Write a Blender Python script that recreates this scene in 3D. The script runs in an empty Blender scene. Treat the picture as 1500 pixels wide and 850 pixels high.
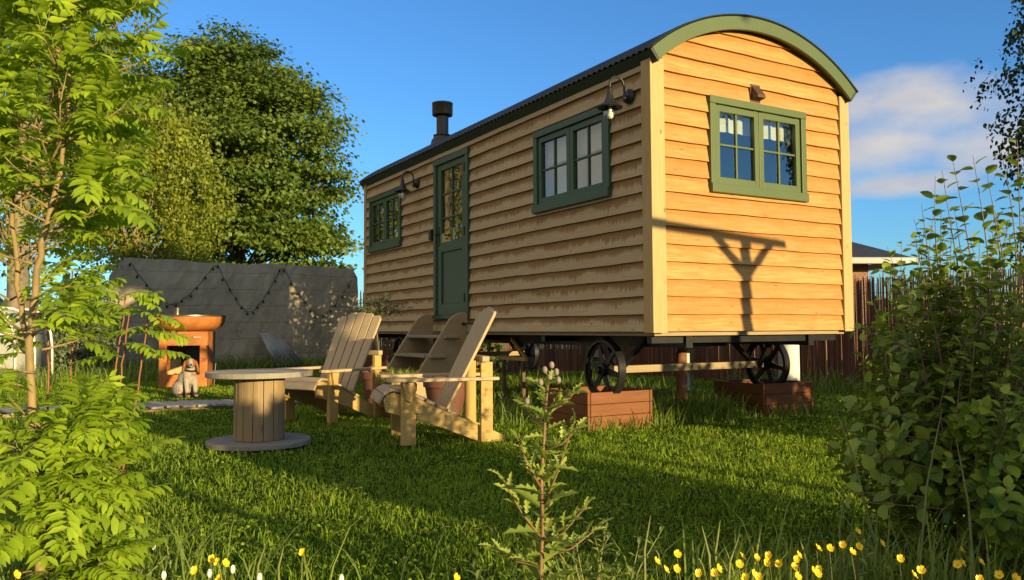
import bpy, bmesh, math, random
import numpy as np
from mathutils import Vector, Matrix, Euler
R = math.radians
random.seed(7); rng = np.random.default_rng(7)
sc = bpy.context.scene
COL = sc.collection
H = 0.85                                   # eye height
F_PX, PITCH, ROLL = 1184.976, 0.0475, 0.0055
YAW = 0.5273; CX, CY = 1.1099, 6.3329      # near corner of the hut
LEN, WID, FLOOR = 6.44, 2.30, 0.8197
Wd = np.array([math.cos(YAW), math.sin(YAW)]); Ld = np.array([-math.sin(YAW), math.cos(YAW)])
SUN_AZ, SUN_EL = R(42), R(7.8)               # azimuth from -Y towards +X
S = Vector((math.sin(SUN_AZ) * math.cos(SUN_EL), -math.cos(SUN_AZ) * math.cos(SUN_EL), math.sin(SUN_EL)))

def ray(x, y):
    X = x - 750; Y = 425 - y; c, s = math.cos(ROLL), math.sin(ROLL)
    a = (X * c + Y * s) / F_PX; b = (-X * s + Y * c) / F_PX
    return np.array([a, math.cos(PITCH) - b * math.sin(PITCH), math.sin(PITCH) + b * math.cos(PITCH)])
def at(x, y, Y):                            # a point of the photo at a distance Y
    d = ray(x, y) * 1.0; d = d * (Y / d[1]); return Vector((d[0], d[1], d[2] + H))
def hw(u, v, z=0.0):                        # hut coordinates to world
    return Vector((CX + Wd[0] * u + Ld[0] * v, CY + Wd[1] * u + Ld[1] * v, z))
def qk(q, k, z=0.0):                        # across / towards the sun
    return Vector((0.743 * q + 0.669 * k, 0.669 * q - 0.743 * k, z))

# ------------------------------------------------------------------ materials
def new_mat(name):
    m = bpy.data.materials.new(name); m.use_nodes = True
    nt = m.node_tree; b = nt.nodes['Principled BSDF']
    return m, nt, b
def nd(nt, t, **kw):
    n = nt.nodes.new(t)
    for k, v in kw.items():
        if k in n.inputs.keys() if hasattr(n.inputs, 'keys') else False: n.inputs[k].default_value = v
        else: setattr(n, k, v)
    return n
def coords(nt, scale=(1, 1, 1)):
    tc = nt.nodes.new('ShaderNodeTexCoord'); mp = nt.nodes.new('ShaderNodeMapping')
    mp.inputs['Scale'].default_value = scale
    nt.links.new(tc.outputs['Object'], mp.inputs['Vector']); return mp.outputs['Vector']
def noise(nt, vec, scale, detail=4, rough=0.55, dist=0.0):
    n = nt.nodes.new('ShaderNodeTexNoise'); n.inputs['Scale'].default_value = scale
    n.inputs['Detail'].default_value = detail; n.inputs['Roughness'].default_value = rough
    n.inputs['Distortion'].default_value = dist
    nt.links.new(vec, n.inputs['Vector']); return n.outputs['Fac']
def ramp(nt, fac, stops):
    r = nt.nodes.new('ShaderNodeValToRGB'); e = r.color_ramp.elements
    while len(e) < len(stops): e.new(0.5)
    for i, (p, c) in enumerate(stops):
        e[i].position = p; e[i].color = (*c, 1) if len(c) == 3 else c
    nt.links.new(fac, r.inputs['Fac']); return r.outputs['Color']
def mix(nt, fac, a, b, blend='MIX'):
    m = nt.nodes.new('ShaderNodeMix'); m.data_type = 'RGBA'; m.blend_type = blend
    for sock, v in ((m.inputs[0], fac), (m.inputs[6], a), (m.inputs[7], b)):
        if hasattr(v, 'is_output'): nt.links.new(v, sock)
        elif isinstance(v, (int, float)): sock.default_value = v
        else: sock.default_value = (*v, 1)
    return m.outputs[2]
def math_(nt, op, a, b=None, c=None, clamp=False):
    m = nt.nodes.new('ShaderNodeMath'); m.operation = op; m.use_clamp = clamp
    for i, v in enumerate((a, b, c)):
        if v is None: continue
        if hasattr(v, 'is_output'): nt.links.new(v, m.inputs[i])
        else: m.inputs[i].default_value = v
    return m.outputs[0]
def bump(nt, b, h, strength=0.3, dist=0.01):
    n = nt.nodes.new('ShaderNodeBump'); n.inputs['Strength'].default_value = strength
    n.inputs['Distance'].default_value = dist
    nt.links.new(h, n.inputs['Height']); nt.links.new(n.outputs['Normal'], b.inputs['Normal'])
def simple(name, col, rough=0.6, metal=0.0, var=0.25, scale=6.0, bmp=0.1, spec=0.4):
    m, nt, b = new_mat(name)
    f = noise(nt, coords(nt), scale, 6)
    lo = tuple(c * (1 - var) for c in col); hi = tuple(min(1, c * (1 + var)) for c in col)
    nt.links.new(ramp(nt, f, [(0.3, lo), (0.7, hi)]), b.inputs['Base Color'])
    b.inputs['Roughness'].default_value = rough; b.inputs['Metallic'].default_value = metal
    b.inputs['Specular IOR Level'].default_value = spec
    if bmp: bump(nt, b, noise(nt, coords(nt), scale * 8, 4), bmp, 0.004)
    return m
def wood(name, c1, c2, axis='x', rough=0.62, knots=True, k=1.0, grey=None):
    m, nt, b = new_mat(name)
    st = {'x': (1.2, 14, 14), 'y': (14, 1.2, 14), 'z': (14, 14, 1.2)}[axis]
    st = tuple(s * k for s in st)
    g = noise(nt, coords(nt, st), 3.0, 6, 0.6, 0.6)
    fine = noise(nt, coords(nt, tuple(s * 4 for s in st)), 4.0, 3, 0.6)
    col = ramp(nt, g, [(0.28, c2), (0.5, tuple((a + b_) / 2 for a, b_ in zip(c1, c2))), (0.68, c1)])
    col = mix(nt, math_(nt, 'MULTIPLY', fine, 0.35), col, tuple(c * 0.55 for c in c2))
    big = noise(nt, coords(nt), 2.3, 2)
    col = mix(nt, math_(nt, 'MULTIPLY', big, 0.5), col, tuple(c * 0.8 for c in c1))
    if grey:
        gm = noise(nt, coords(nt, tuple(s * 0.5 for s in st)), 2.0, 4)
        col = mix(nt, math_(nt, 'MULTIPLY_ADD', gm, 2.0, -0.6, True), col, grey)
    if knots:
        v = nt.nodes.new('ShaderNodeTexVoronoi'); v.inputs['Scale'].default_value = 5.5 * k
        nt.links.new(coords(nt, tuple(0.55 + 0.045 * s / k for s in st)), v.inputs['Vector'])
        kn = ramp(nt, v.outputs['Distance'], [(0.045, (1, 1, 1)), (0.10, (0, 0, 0))])
        col = mix(nt, math_(nt, 'MULTIPLY', kn, 0.7), col, tuple(c * 0.3 for c in c2))
    nt.links.new(col, b.inputs['Base Color']); b.inputs['Roughness'].default_value = rough
    b.inputs['Specular IOR Level'].default_value = 0.25
    bump(nt, b, math_(nt, 'ADD', g, math_(nt, 'MULTIPLY', fine, 0.6)), 0.35, 0.004)
    return m
PITCHB = 0.139
def clad_mat(name, axis, stain, seed):
    """larch boards: grain along the board, one tone per board, ragged tannin runs hanging from each lap"""
    m, nt, b = new_mat(name)
    tc = nt.nodes.new('ShaderNodeTexCoord'); sp = nt.nodes.new('ShaderNodeSeparateXYZ')
    nt.links.new(tc.outputs['Object'], sp.inputs[0])
    s = sp.outputs[1 if axis == 'y' else 0]; z = sp.outputs[2]
    row = math_(nt, 'DIVIDE', math_(nt, 'SUBTRACT', z, FLOOR), PITCHB)
    idx = math_(nt, 'FLOOR', row); fr = math_(nt, 'FRACT', row)
    def vec(a, b_, c):
        n = nt.nodes.new('ShaderNodeCombineXYZ')
        for i, v in enumerate((a, b_, c)):
            if hasattr(v, 'is_output'): nt.links.new(v, n.inputs[i])
            else: n.inputs[i].default_value = v
        return n.outputs[0]
    rowz = math_(nt, 'MULTIPLY', idx, 7.31 + seed)
    g = noise(nt, vec(math_(nt, 'MULTIPLY', s, 1.3), math_(nt, 'MULTIPLY', z, 20.0), rowz), 2.6, 6, 0.6, 0.9)
    fine = noise(nt, vec(math_(nt, 'MULTIPLY', s, 5.0), math_(nt, 'MULTIPLY', z, 120.0), rowz), 2.0, 3)
    wn = nt.nodes.new('ShaderNodeTexWhiteNoise'); wn.noise_dimensions = '1D'
    nt.links.new(math_(nt, 'ADD', idx, 3.7 + seed), wn.inputs['W'])
    c1, c2 = ((0.53, 0.42, 0.265), (0.40, 0.295, 0.165)) if stain > 0.5 else ((0.54, 0.330, 0.122), (0.38, 0.185, 0.046))
    col = ramp(nt, g, [(0.33, c2), (0.48, tuple((a + b_) / 2 for a, b_ in zip(c1, c2))), (0.63, c1)])
    col = mix(nt, math_(nt, 'MULTIPLY', wn.outputs['Value'], 0.55), col, tuple(c * .82 for c in c2))
    # big orange blushes
    bl = noise(nt, vec(math_(nt, 'MULTIPLY', s, 2.0), math_(nt, 'MULTIPLY', z, 5.0), rowz), 1.6, 3)
    col = mix(nt, math_(nt, 'MULTIPLY', math_(nt, 'MULTIPLY_ADD', bl, 2.4, -1.1, True), 0.5 if stain > 0.5 else 1.0), col, (0.54, 0.265, 0.065) if stain > 0.5 else (0.42, 0.165, 0.032))
    col = mix(nt, math_(nt, 'MULTIPLY', fine, 0.30), col, (0.26, 0.155, 0.065))
    # weathering: pale grey silvering lower part of each board
    col = mix(nt, math_(nt, 'MULTIPLY', math_(nt, 'SUBTRACT', 1.0, fr), 0.28 if stain > 0.5 else 0.06), col, (0.46, 0.38, 0.27))
    # tannin runs
    j1 = noise(nt, vec(math_(nt, 'MULTIPLY', s, 36.0), 0.0, rowz), 1.0, 4, 0.7)
    j2 = noise(nt, vec(math_(nt, 'MULTIPLY', s, 3.2), 3.0, rowz), 1.0, 2)
    j3 = noise(nt, vec(math_(nt, 'MULTIPLY', s, 60.0), 5.0, rowz), 1.0, 2)
    depth = math_(nt, 'MULTIPLY', math_(nt, 'MULTIPLY_ADD', j1, 1.9, -0.45, True), math_(nt, 'MULTIPLY_ADD', j2, 2.2, -0.55, True))
    depth = math_(nt, 'MULTIPLY_ADD', depth, 0.95 if stain > 0.5 else 0.60, 0.10 if stain > 0.5 else 0.07)
    depth = math_(nt, 'MULTIPLY_ADD', j3, 0.12 if stain > 0.5 else 0.05, depth)
    under = math_(nt, 'SUBTRACT', depth, math_(nt, 'SUBTRACT', 0.97, fr))
    sm = math_(nt, 'MULTIPLY', under, 6.5, None, True)
    edge = math_(nt, 'SUBTRACT', 1.0, math_(nt, 'MULTIPLY', math_(nt, 'ABSOLUTE', math_(nt, 'SUBTRACT', under, 0.03)), 16.0), None, True)
    sm = math_(nt, 'MULTIPLY', sm, math_(nt, 'MULTIPLY_ADD', g, 0.8, 0.5))
    col = mix(nt, math_(nt, 'MULTIPLY', sm, stain, None, True), col, (0.235, 0.125, 0.045) if stain > 0.5 else (0.36, 0.135, 0.025))
    col = mix(nt, math_(nt, 'MULTIPLY', edge, stain * 0.45), col, (0.17, 0.075, 0.022))
    v = nt.nodes.new('ShaderNodeTexVoronoi'); v.inputs['Scale'].default_value = 1.0
    nt.links.new(vec(math_(nt, 'MULTIPLY', s, 3.3), math_(nt, 'MULTIPLY', z, 7.0), rowz), v.inputs['Vector'])
    kn = ramp(nt, v.outputs['Distance'], [(0.035, (1, 1, 1)), (0.10, (0, 0, 0))])
    col = mix(nt, math_(nt, 'MULTIPLY', kn, 0.6), col, (0.22, 0.10, 0.03))
    nt.links.new(col, b.inputs['Base Color']); b.inputs['Roughness'].default_value = 0.7
    b.inputs['Specular IOR Level'].default_value = 0.2
    bump(nt, b, math_(nt, 'ADD', g, math_(nt, 'MULTIPLY', fine, 0.7)), 0.35, 0.004)
    return m
def leaf_mat(name, dark, light, trans=0.35, spec=0.25, rough=0.5, tcol=None):
    m, nt, b = new_mat(name)
    a = nt.nodes.new('ShaderNodeAttribute'); a.attribute_name = 'tone'
    col = mix(nt, a.outputs['Fac'], dark, light)
    nt.links.new(col, b.inputs['Base Color']); b.inputs['Roughness'].default_value = rough
    b.inputs['Specular IOR Level'].default_value = spec
    t = nt.nodes.new('ShaderNodeBsdfTranslucent'); ms = nt.nodes.new('ShaderNodeMixShader')
    tc = mix(nt, 0.5, col, tcol or tuple(min(1, c * 1.6) for c in light))
    nt.links.new(tc, t.inputs['Color']); ms.inputs['Fac'].default_value = trans
    nt.links.new(b.outputs[0], ms.inputs[1]); nt.links.new(t.outputs[0], ms.inputs[2])
    nt.links.new(ms.outputs[0], nt.nodes['Material Output'].inputs['Surface'])
    return m

M = {}
M['end_clad'] = clad_mat('larch boards end', 'x', 0.5, 1.0)
M['side_clad'] = clad_mat('larch boards side', 'y', 0.98, 4.0)
M['post'] = wood('larch post', (0.52, 0.375, 0.18), (0.41, 0.265, 0.11), 'z')
M['pine'] = wood('new pine', (0.56, 0.38, 0.14), (0.45, 0.275, 0.08), 'z', k=1.3)
M['pine_x'] = wood('new pine rail', (0.56, 0.39, 0.15), (0.43, 0.265, 0.08), 'x', k=1.3)
M['slat_x'] = wood('weathered slat', (0.56, 0.42, 0.24), (0.40, 0.27, 0.13), 'x', k=1.2, grey=(0.42, 0.33, 0.23))
M['slat_y'] = wood('weathered seat slat', (0.54, 0.40, 0.24), (0.40, 0.26, 0.14), 'y', k=1.2, grey=(0.38, 0.31, 0.24))
M['oak'] = wood('oak steps', (0.44, 0.31, 0.165), (0.32, 0.21, 0.10), 'x', k=0.9, grey=(0.36, 0.29, 0.21))
M['oak_tread'] = wood('oak treads', (0.36, 0.28, 0.19), (0.28, 0.20, 0.12), 'y', k=0.9, grey=(0.33, 0.29, 0.24))
M['spool'] = wood('old spool wood', (0.36, 0.26, 0.145), (0.24, 0.16, 0.085), 'z', k=0.8)
M['spool_top'] = wood('old spool top', (0.30, 0.26, 0.21), (0.18, 0.145, 0.11), 'x', k=0.8, grey=(0.30, 0.28, 0.25))
M['board'] = wood('grey boardwalk', (0.36, 0.34, 0.31), (0.25, 0.23, 0.20), 'y', k=0.8, grey=(0.38, 0.37, 0.35))
M['planter'] = wood('stained planter', (0.25, 0.095, 0.036), (0.15, 0.052, 0.020), 'x', k=0.8)
M['planter_y'] = wood('stained planter side', (0.22, 0.085, 0.034), (0.14, 0.05, 0.02), 'y', k=0.8)
M['log'] = wood('firewood', (0.62, 0.44, 0.22), (0.46, 0.30, 0.13), 'x', k=1.2)
M['axle'] = wood('axle timber', (0.40, 0.31, 0.19), (0.29, 0.21, 0.12), 'x')
M['green'] = simple('sage green paint sunlit', (0.078, 0.108, 0.036), 0.45, var=0.06, scale=3, bmp=0.05)  # copy of the green paint coloured for the sunlit gable
M['green_shaded'] = simple('green paint shaded', (0.038, 0.078, 0.044), 0.42, var=0.06, scale=3, bmp=0.05)  # same green paint with the shade of the long side in its colour
M['soffit'] = simple('dark green soffit', (0.030, 0.045, 0.030), 0.6, var=0.1, scale=3)
M['roof'] = simple('black steel roof', (0.022, 0.026, 0.024), 0.45, 0.0, 0.15, 3)
M['iron'] = simple('black iron', (0.018, 0.018, 0.019), 0.38, 0.3, 0.3, 9, 0.15)
M['blackp'] = simple('black paint', (0.014, 0.015, 0.016), 0.38, 0.0, 0.2, 6)
M['flue'] = simple('brown flue', (0.055, 0.045, 0.038), 0.35, 0.6, 0.15, 4, 0.03)
M['vent'] = simple('brown vent', (0.075, 0.040, 0.025), 0.5, 0, 0.1, 6)
M['rust'] = simple('rusty post', (0.19, 0.085, 0.040), 0.8, 0.1, 0.45, 12, 0.3)
M['corten'] = simple('rusty corten steel', (0.40, 0.135, 0.034), 0.7, 0.0, 0.33, 7, 0.2)
M['steel'] = simple('steel plate', (0.16, 0.15, 0.14), 0.35, 0.8, 0.3, 8)
M['galv'] = simple('galvanised sheet', (0.40, 0.42, 0.44), 0.5, 0.4, 0.22, 4)
M['white'] = simple('off white plastic', (0.72, 0.70, 0.64), 0.5, 0, 0.06, 3)
M['whiteg'] = simple('grey cover', (0.36, 0.36, 0.33), 0.6, 0, 0.1, 3)
M['terra'] = simple('terracotta', (0.13, 0.055, 0.034), 0.8, 0, 0.2, 7)
M['soil'] = simple('soil', (0.045, 0.032, 0.022), 0.95, 0, 0.4, 20, 0.6)
M['blind'] = simple('cream blind', (0.74, 0.70, 0.60), 0.85, 0, 0.06, 20)
M['inside'] = simple('room lining', (0.42, 0.38, 0.33), 0.8, 0, 0.08, 2, 0)
M['slate'] = simple('dark slate', (0.030, 0.034, 0.042), 0.6, 0, 0.25, 5)
M['gutter'] = simple('grey gutter', (0.27, 0.275, 0.28), 0.45, 0, 0.06, 3)
M['bark'] = simple('grey brown bark', (0.12, 0.088, 0.058), 0.9, 0, 0.4, 9, 0.6)
M['birch'] = simple('pale birch bark', (0.20, 0.155, 0.11), 0.85, 0, 0.5, 5, 0.5)
M['rowanbark'] = simple('rowan bark', (0.25, 0.175, 0.08), 0.7, 0, 0.3, 16, 0.4)
M['redstem'] = simple('red stem', (0.26, 0.095, 0.055), 0.6, 0, 0.25, 20, 0.1)
M['stem'] = simple('green stem', (0.16, 0.18, 0.055), 0.6, 0, 0.3, 20, 0.1)
M['thstem'] = simple('thistle stem', (0.20, 0.11, 0.055), 0.6, 0, 0.3, 20, 0.1)
M['twig'] = simple('shrub twig', (0.19, 0.135, 0.085), 0.8, 0, 0.3, 16, 0.2)
M['cable'] = simple('black cable', (0.012, 0.012, 0.012), 0.6, 0, 0.1, 5, 0)
M['bowhite'] = simple('white petals', (0.78, 0.76, 0.68), 0.7, 0, 0.08, 30, 0)
M['yellow'] = simple('yellow petals', (0.82, 0.55, 0.012), 0.45, 0, 0.06, 30, 0)
M['purple'] = simple('thistle bud', (0.24, 0.19, 0.17), 0.7, 0, 0.3, 60, 0.2)
M['leaf_rowan'] = leaf_mat('rowan leaf', (0.13, 0.23, 0.016), (0.42, 0.56, 0.040), 0.48, 0.35, tcol=(0.55, 0.68, 0.04))
M['leaf_shrub'] = leaf_mat('shrub leaf', (0.060, 0.125, 0.018), (0.29, 0.38, 0.045), 0.25, 0.22, 0.45, tcol=(0.34, 0.42, 0.05))
M['leaf_maple'] = leaf_mat('maple leaf', (0.042, 0.088, 0.012), (0.165, 0.225, 0.030), 0.28, 0.3)
M['leaf_birch'] = leaf_mat('birch leaf', (0.085, 0.12, 0.012), (0.28, 0.31, 0.030), 0.35, 0.3)
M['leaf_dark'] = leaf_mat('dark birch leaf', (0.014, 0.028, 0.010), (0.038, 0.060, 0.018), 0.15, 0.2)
M['leaf_grey'] = leaf_mat('grey green leaf', (0.075, 0.105, 0.050), (0.20, 0.24, 0.13), 0.25, 0.2)
M['leaf_olive'] = leaf_mat('olive leaf', (0.060, 0.075, 0.035), (0.14, 0.16, 0.075), 0.2, 0.3)
M['leaf_hedge'] = leaf_mat('hedge leaf', (0.030, 0.060, 0.012), (0.08, 0.13, 0.025), 0.25, 0.2)
M['leaf_weed'] = leaf_mat('thistle leaf', (0.16, 0.22, 0.035), (0.38, 0.44, 0.09), 0.35, 0.3, tcol=(0.5, 0.6, 0.09))
M['needle'] = leaf_mat('spruce needle', (0.028, 0.05, 0.026), (0.065, 0.10, 0.045), 0.1, 0.2)
M['grass'] = leaf_mat('mown grass', (0.078, 0.170, 0.013), (0.34, 0.46, 0.042), 0.42, 0.08, 0.7, tcol=(0.32, 0.46, 0.03))
M['tallgrass'] = leaf_mat('long grass', (0.10, 0.175, 0.024), (0.30, 0.37, 0.080), 0.35, 0.3, 0.5, tcol=(0.5, 0.6, 0.07))
M['straw'] = leaf_mat('dry straw', (0.22, 0.15, 0.065), (0.42, 0.33, 0.16), 0.2, 0.1)
def glass_mat():
    m, nt, b = new_mat('window glass')
    nt.nodes.remove(b)
    fr = nt.nodes.new('ShaderNodeFresnel'); fr.inputs['IOR'].default_value = 1.5
    gm_ = nt.nodes.new('ShaderNodeNewGeometry')
    f = math_(nt, 'MULTIPLY', math_(nt, 'MULTIPLY_ADD', fr.outputs[0], 2.0, 0.10, True), math_(nt, 'SUBTRACT', 1.0, gm_.outputs['Backfacing']))
    g = nt.nodes.new('ShaderNodeBsdfGlossy'); g.inputs['Roughness'].default_value = 0.012
    t = nt.nodes.new('ShaderNodeBsdfTransparent'); t.inputs['Color'].default_value = (0.86, 0.90, 0.88, 1)
    ms = nt.nodes.new('ShaderNodeMixShader')
    nt.links.new(f, ms.inputs[0]); nt.links.new(t.outputs[0], ms.inputs[1]); nt.links.new(g.outputs[0], ms.inputs[2])
    nt.links.new(ms.outputs[0], nt.nodes['Material Output'].inputs['Surface']); return m
M['glass'] = glass_mat()
def concrete_mat():
    m, nt, b = new_mat('board marked concrete')
    v = coords(nt); f = noise(nt, v, 1.3, 8, 0.65)
    sp = nt.nodes.new('ShaderNodeSeparateXYZ'); nt.links.new(v, sp.inputs[0])
    zz = math_(nt, 'MULTIPLY_ADD', noise(nt, v, 0.7, 2), 0.12, sp.outputs[2])
    w = math_(nt, 'FRACT', math_(nt, 'DIVIDE', zz, 0.36))
    lines = ramp(nt, w, [(0.0, (1, 1, 1)), (0.06, (0, 0, 0)), (0.96, (0, 0, 0)), (1.0, (1, 1, 1))])
    col = ramp(nt, f, [(0.25, (0.20, 0.168, 0.115)), (0.5, (0.33, 0.28, 0.195)), (0.75, (0.44, 0.385, 0.275))])
    col = mix(nt, math_(nt, 'MULTIPLY', lines, 0.24), col, (0.07, 0.065, 0.055))
    run = noise(nt, coords(nt, (1.5, 1.5, 0.5)), 1.3, 6, 0.7)
    col = mix(nt, math_(nt, 'MULTIPLY_ADD', run, 2.4, -1.15, True), col, (0.15, 0.13, 0.10))
    vo = nt.nodes.new('ShaderNodeTexVoronoi'); vo.feature = 'DISTANCE_TO_EDGE'; vo.inputs['Scale'].default_value = 0.55
    wv = nt.nodes.new('ShaderNodeVectorMath'); wv.operation = 'ADD'
    ns = nt.nodes.new('ShaderNodeTexNoise'); ns.inputs['Scale'].default_value = 2.5; ns.inputs['Detail'].default_value = 5
    nt.links.new(v, ns.inputs['Vector']); nt.links.new(v, wv.inputs[0]); nt.links.new(ns.outputs['Color'], wv.inputs[1])
    nt.links.new(wv.outputs[0], vo.inputs['Vector'])
    cr = ramp(nt, vo.outputs['Distance'], [(0.0, (1, 1, 1)), (0.016, (0, 0, 0))])
    crm = math_(nt, 'MULTIPLY', cr, math_(nt, 'MULTIPLY_ADD', noise(nt, v, 0.6, 2), 4.0, -2.0, True))
    col = mix(nt, math_(nt, 'MULTIPLY', crm, 0.75), col, (0.035, 0.03, 0.025))
    nt.links.new(col, b.inputs['Base Color']); b.inputs['Roughness'].default_value = 0.9
    bump(nt, b, math_(nt, 'SUBTRACT', f, math_(nt, 'MULTIPLY', lines, 0.2)), 0.8, 0.03); return m
M['concrete'] = concrete_mat()
def brick_mat():
    m, nt, b = new_mat('red brick'); t = nt.nodes.new('ShaderNodeTexBrick')
    t.inputs['Color1'].default_value = (0.20, 0.075, 0.045, 1); t.inputs['Color2'].default_value = (0.27, 0.12, 0.075, 1)
    t.inputs['Mortar'].default_value = (0.28, 0.25, 0.21, 1); t.inputs['Scale'].default_value = 4.4
    tc = nt.nodes.new('ShaderNodeTexCoord'); mp = nt.nodes.new('ShaderNodeMapping'); mp.inputs['Rotation'].default_value = (R(90), 0, 0)
    nt.links.new(tc.outputs['Object'], mp.inputs[0]); nt.links.new(mp.outputs[0], t.inputs['Vector'])
    nt.links.new(t.outputs['Color'], b.inputs['Base Color']); b.inputs['Roughness'].default_value = 0.9; return m
M['brick'] = brick_mat()
def reed_mat():
    m, nt, b = new_mat('brushwood reeds'); a = nt.nodes.new('ShaderNodeAttribute'); a.attribute_name = 'tone'
    col = ramp(nt, a.outputs['Fac'], [(0.0, (0.075, 0.032, 0.024)), (0.45, (0.17, 0.072, 0.048)), (0.8, (0.27, 0.135, 0.09)), (1.0, (0.42, 0.29, 0.19))])
    f = noise(nt, coords(nt, (20, 20, 2)), 2, 4)
    col = mix(nt, math_(nt, 'MULTIPLY', f, 0.6), col, (0.10, 0.045, 0.033))
    nt.links.new(col, b.inputs['Base Color']); b.inputs['Roughness'].default_value = 0.8; return m
M['reed'] = reed_mat()
def lawn_mat():
    m, nt, b = new_mat('lawn earth'); v = coords(nt)
    f = noise(nt, v, 9, 8, 0.7); g = noise(nt, v, 0.8, 4)
    col = ramp(nt, f, [(0.3, (0.016, 0.032, 0.007)), (0.55, (0.030, 0.058, 0.010)), (0.75, (0.055, 0.075, 0.018))])
    col = mix(nt, math_(nt, 'MULTIPLY', g, 0.5), col, (0.040, 0.062, 0.013))
    nt.links.new(col, b.inputs['Base Color']); b.inputs['Roughness'].default_value = 0.95; b.inputs['Specular IOR Level'].default_value = 0.0
    bump(nt, b, f, 0.8, 0.03); return m
M['lawn'] = lawn_mat()
def field_mat():
    m, nt, b = new_mat('far field'); v = coords(nt, (1, 0.3, 1)); f = noise(nt, v, 0.15, 6, 0.6)
    nt.links.new(ramp(nt, f, [(0.3, (0.17, 0.19, 0.05)), (0.7, (0.27, 0.27, 0.085))]), b.inputs['Base Color'])
    b.inputs['Roughness'].default_value = 0.95; return m
M['field'] = field_mat()
def coat_mat():
    m, nt, b = new_mat('white and tan fur'); tc = nt.nodes.new('ShaderNodeTexCoord')
    sp = nt.nodes.new('ShaderNodeSeparateXYZ'); nt.links.new(tc.outputs['Object'], sp.inputs[0])
    n = noise(nt, tc.outputs['Object'], 9, 4); n2 = noise(nt, tc.outputs['Object'], 60, 3)
    qx = math_(nt, 'SUBTRACT', math_(nt, 'MULTIPLY', math_(nt, 'SUBTRACT', sp.outputs[0], 0.08), 0.906), math_(nt, 'MULTIPLY', sp.outputs[1], 0.423))
    qy = math_(nt, 'ADD', math_(nt, 'MULTIPLY', math_(nt, 'SUBTRACT', sp.outputs[0], 0.08), 0.423), math_(nt, 'MULTIPLY', sp.outputs[1], 0.906))
    head = math_(nt, 'MULTIPLY_ADD', math_(nt, 'SUBTRACT', sp.outputs[2], 0.375), 40, 0, True)
    side = math_(nt, 'MULTIPLY_ADD', math_(nt, 'SUBTRACT', math_(nt, 'ABSOLUTE', qy), 0.012), 80, 0, True)
    back = math_(nt, 'MULTIPLY_ADD', math_(nt, 'SUBTRACT', 0.118, qx), 60, 0, True)
    hm = math_(nt, 'MULTIPLY', head, math_(nt, 'MULTIPLY', side, back))
    patch = math_(nt, 'MULTIPLY_ADD', n, 14, -7.6, True)
    tan_ = math_(nt, 'MAXIMUM', hm, math_(nt, 'MULTIPLY', patch, 0.75))
    col = mix(nt, math_(nt, 'MULTIPLY', n2, 0.5), (0.36, 0.32, 0.28), (0.20, 0.17, 0.145))
    col = mix(nt, tan_, col, (0.30, 0.115, 0.032))
    nt.links.new(col, b.inputs['Base Color']); b.inputs['Roughness'].default_value = 0.85
    bump(nt, b, noise(nt, coords(nt, (1, 1, 0.35)), 90, 3), 0.8, 0.012); return m
M['coat'] = coat_mat()
M['ear'] = simple('tan ear fur', (0.28, 0.105, 0.030), 0.85, 0, 0.35, 30, 0.6)

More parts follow.
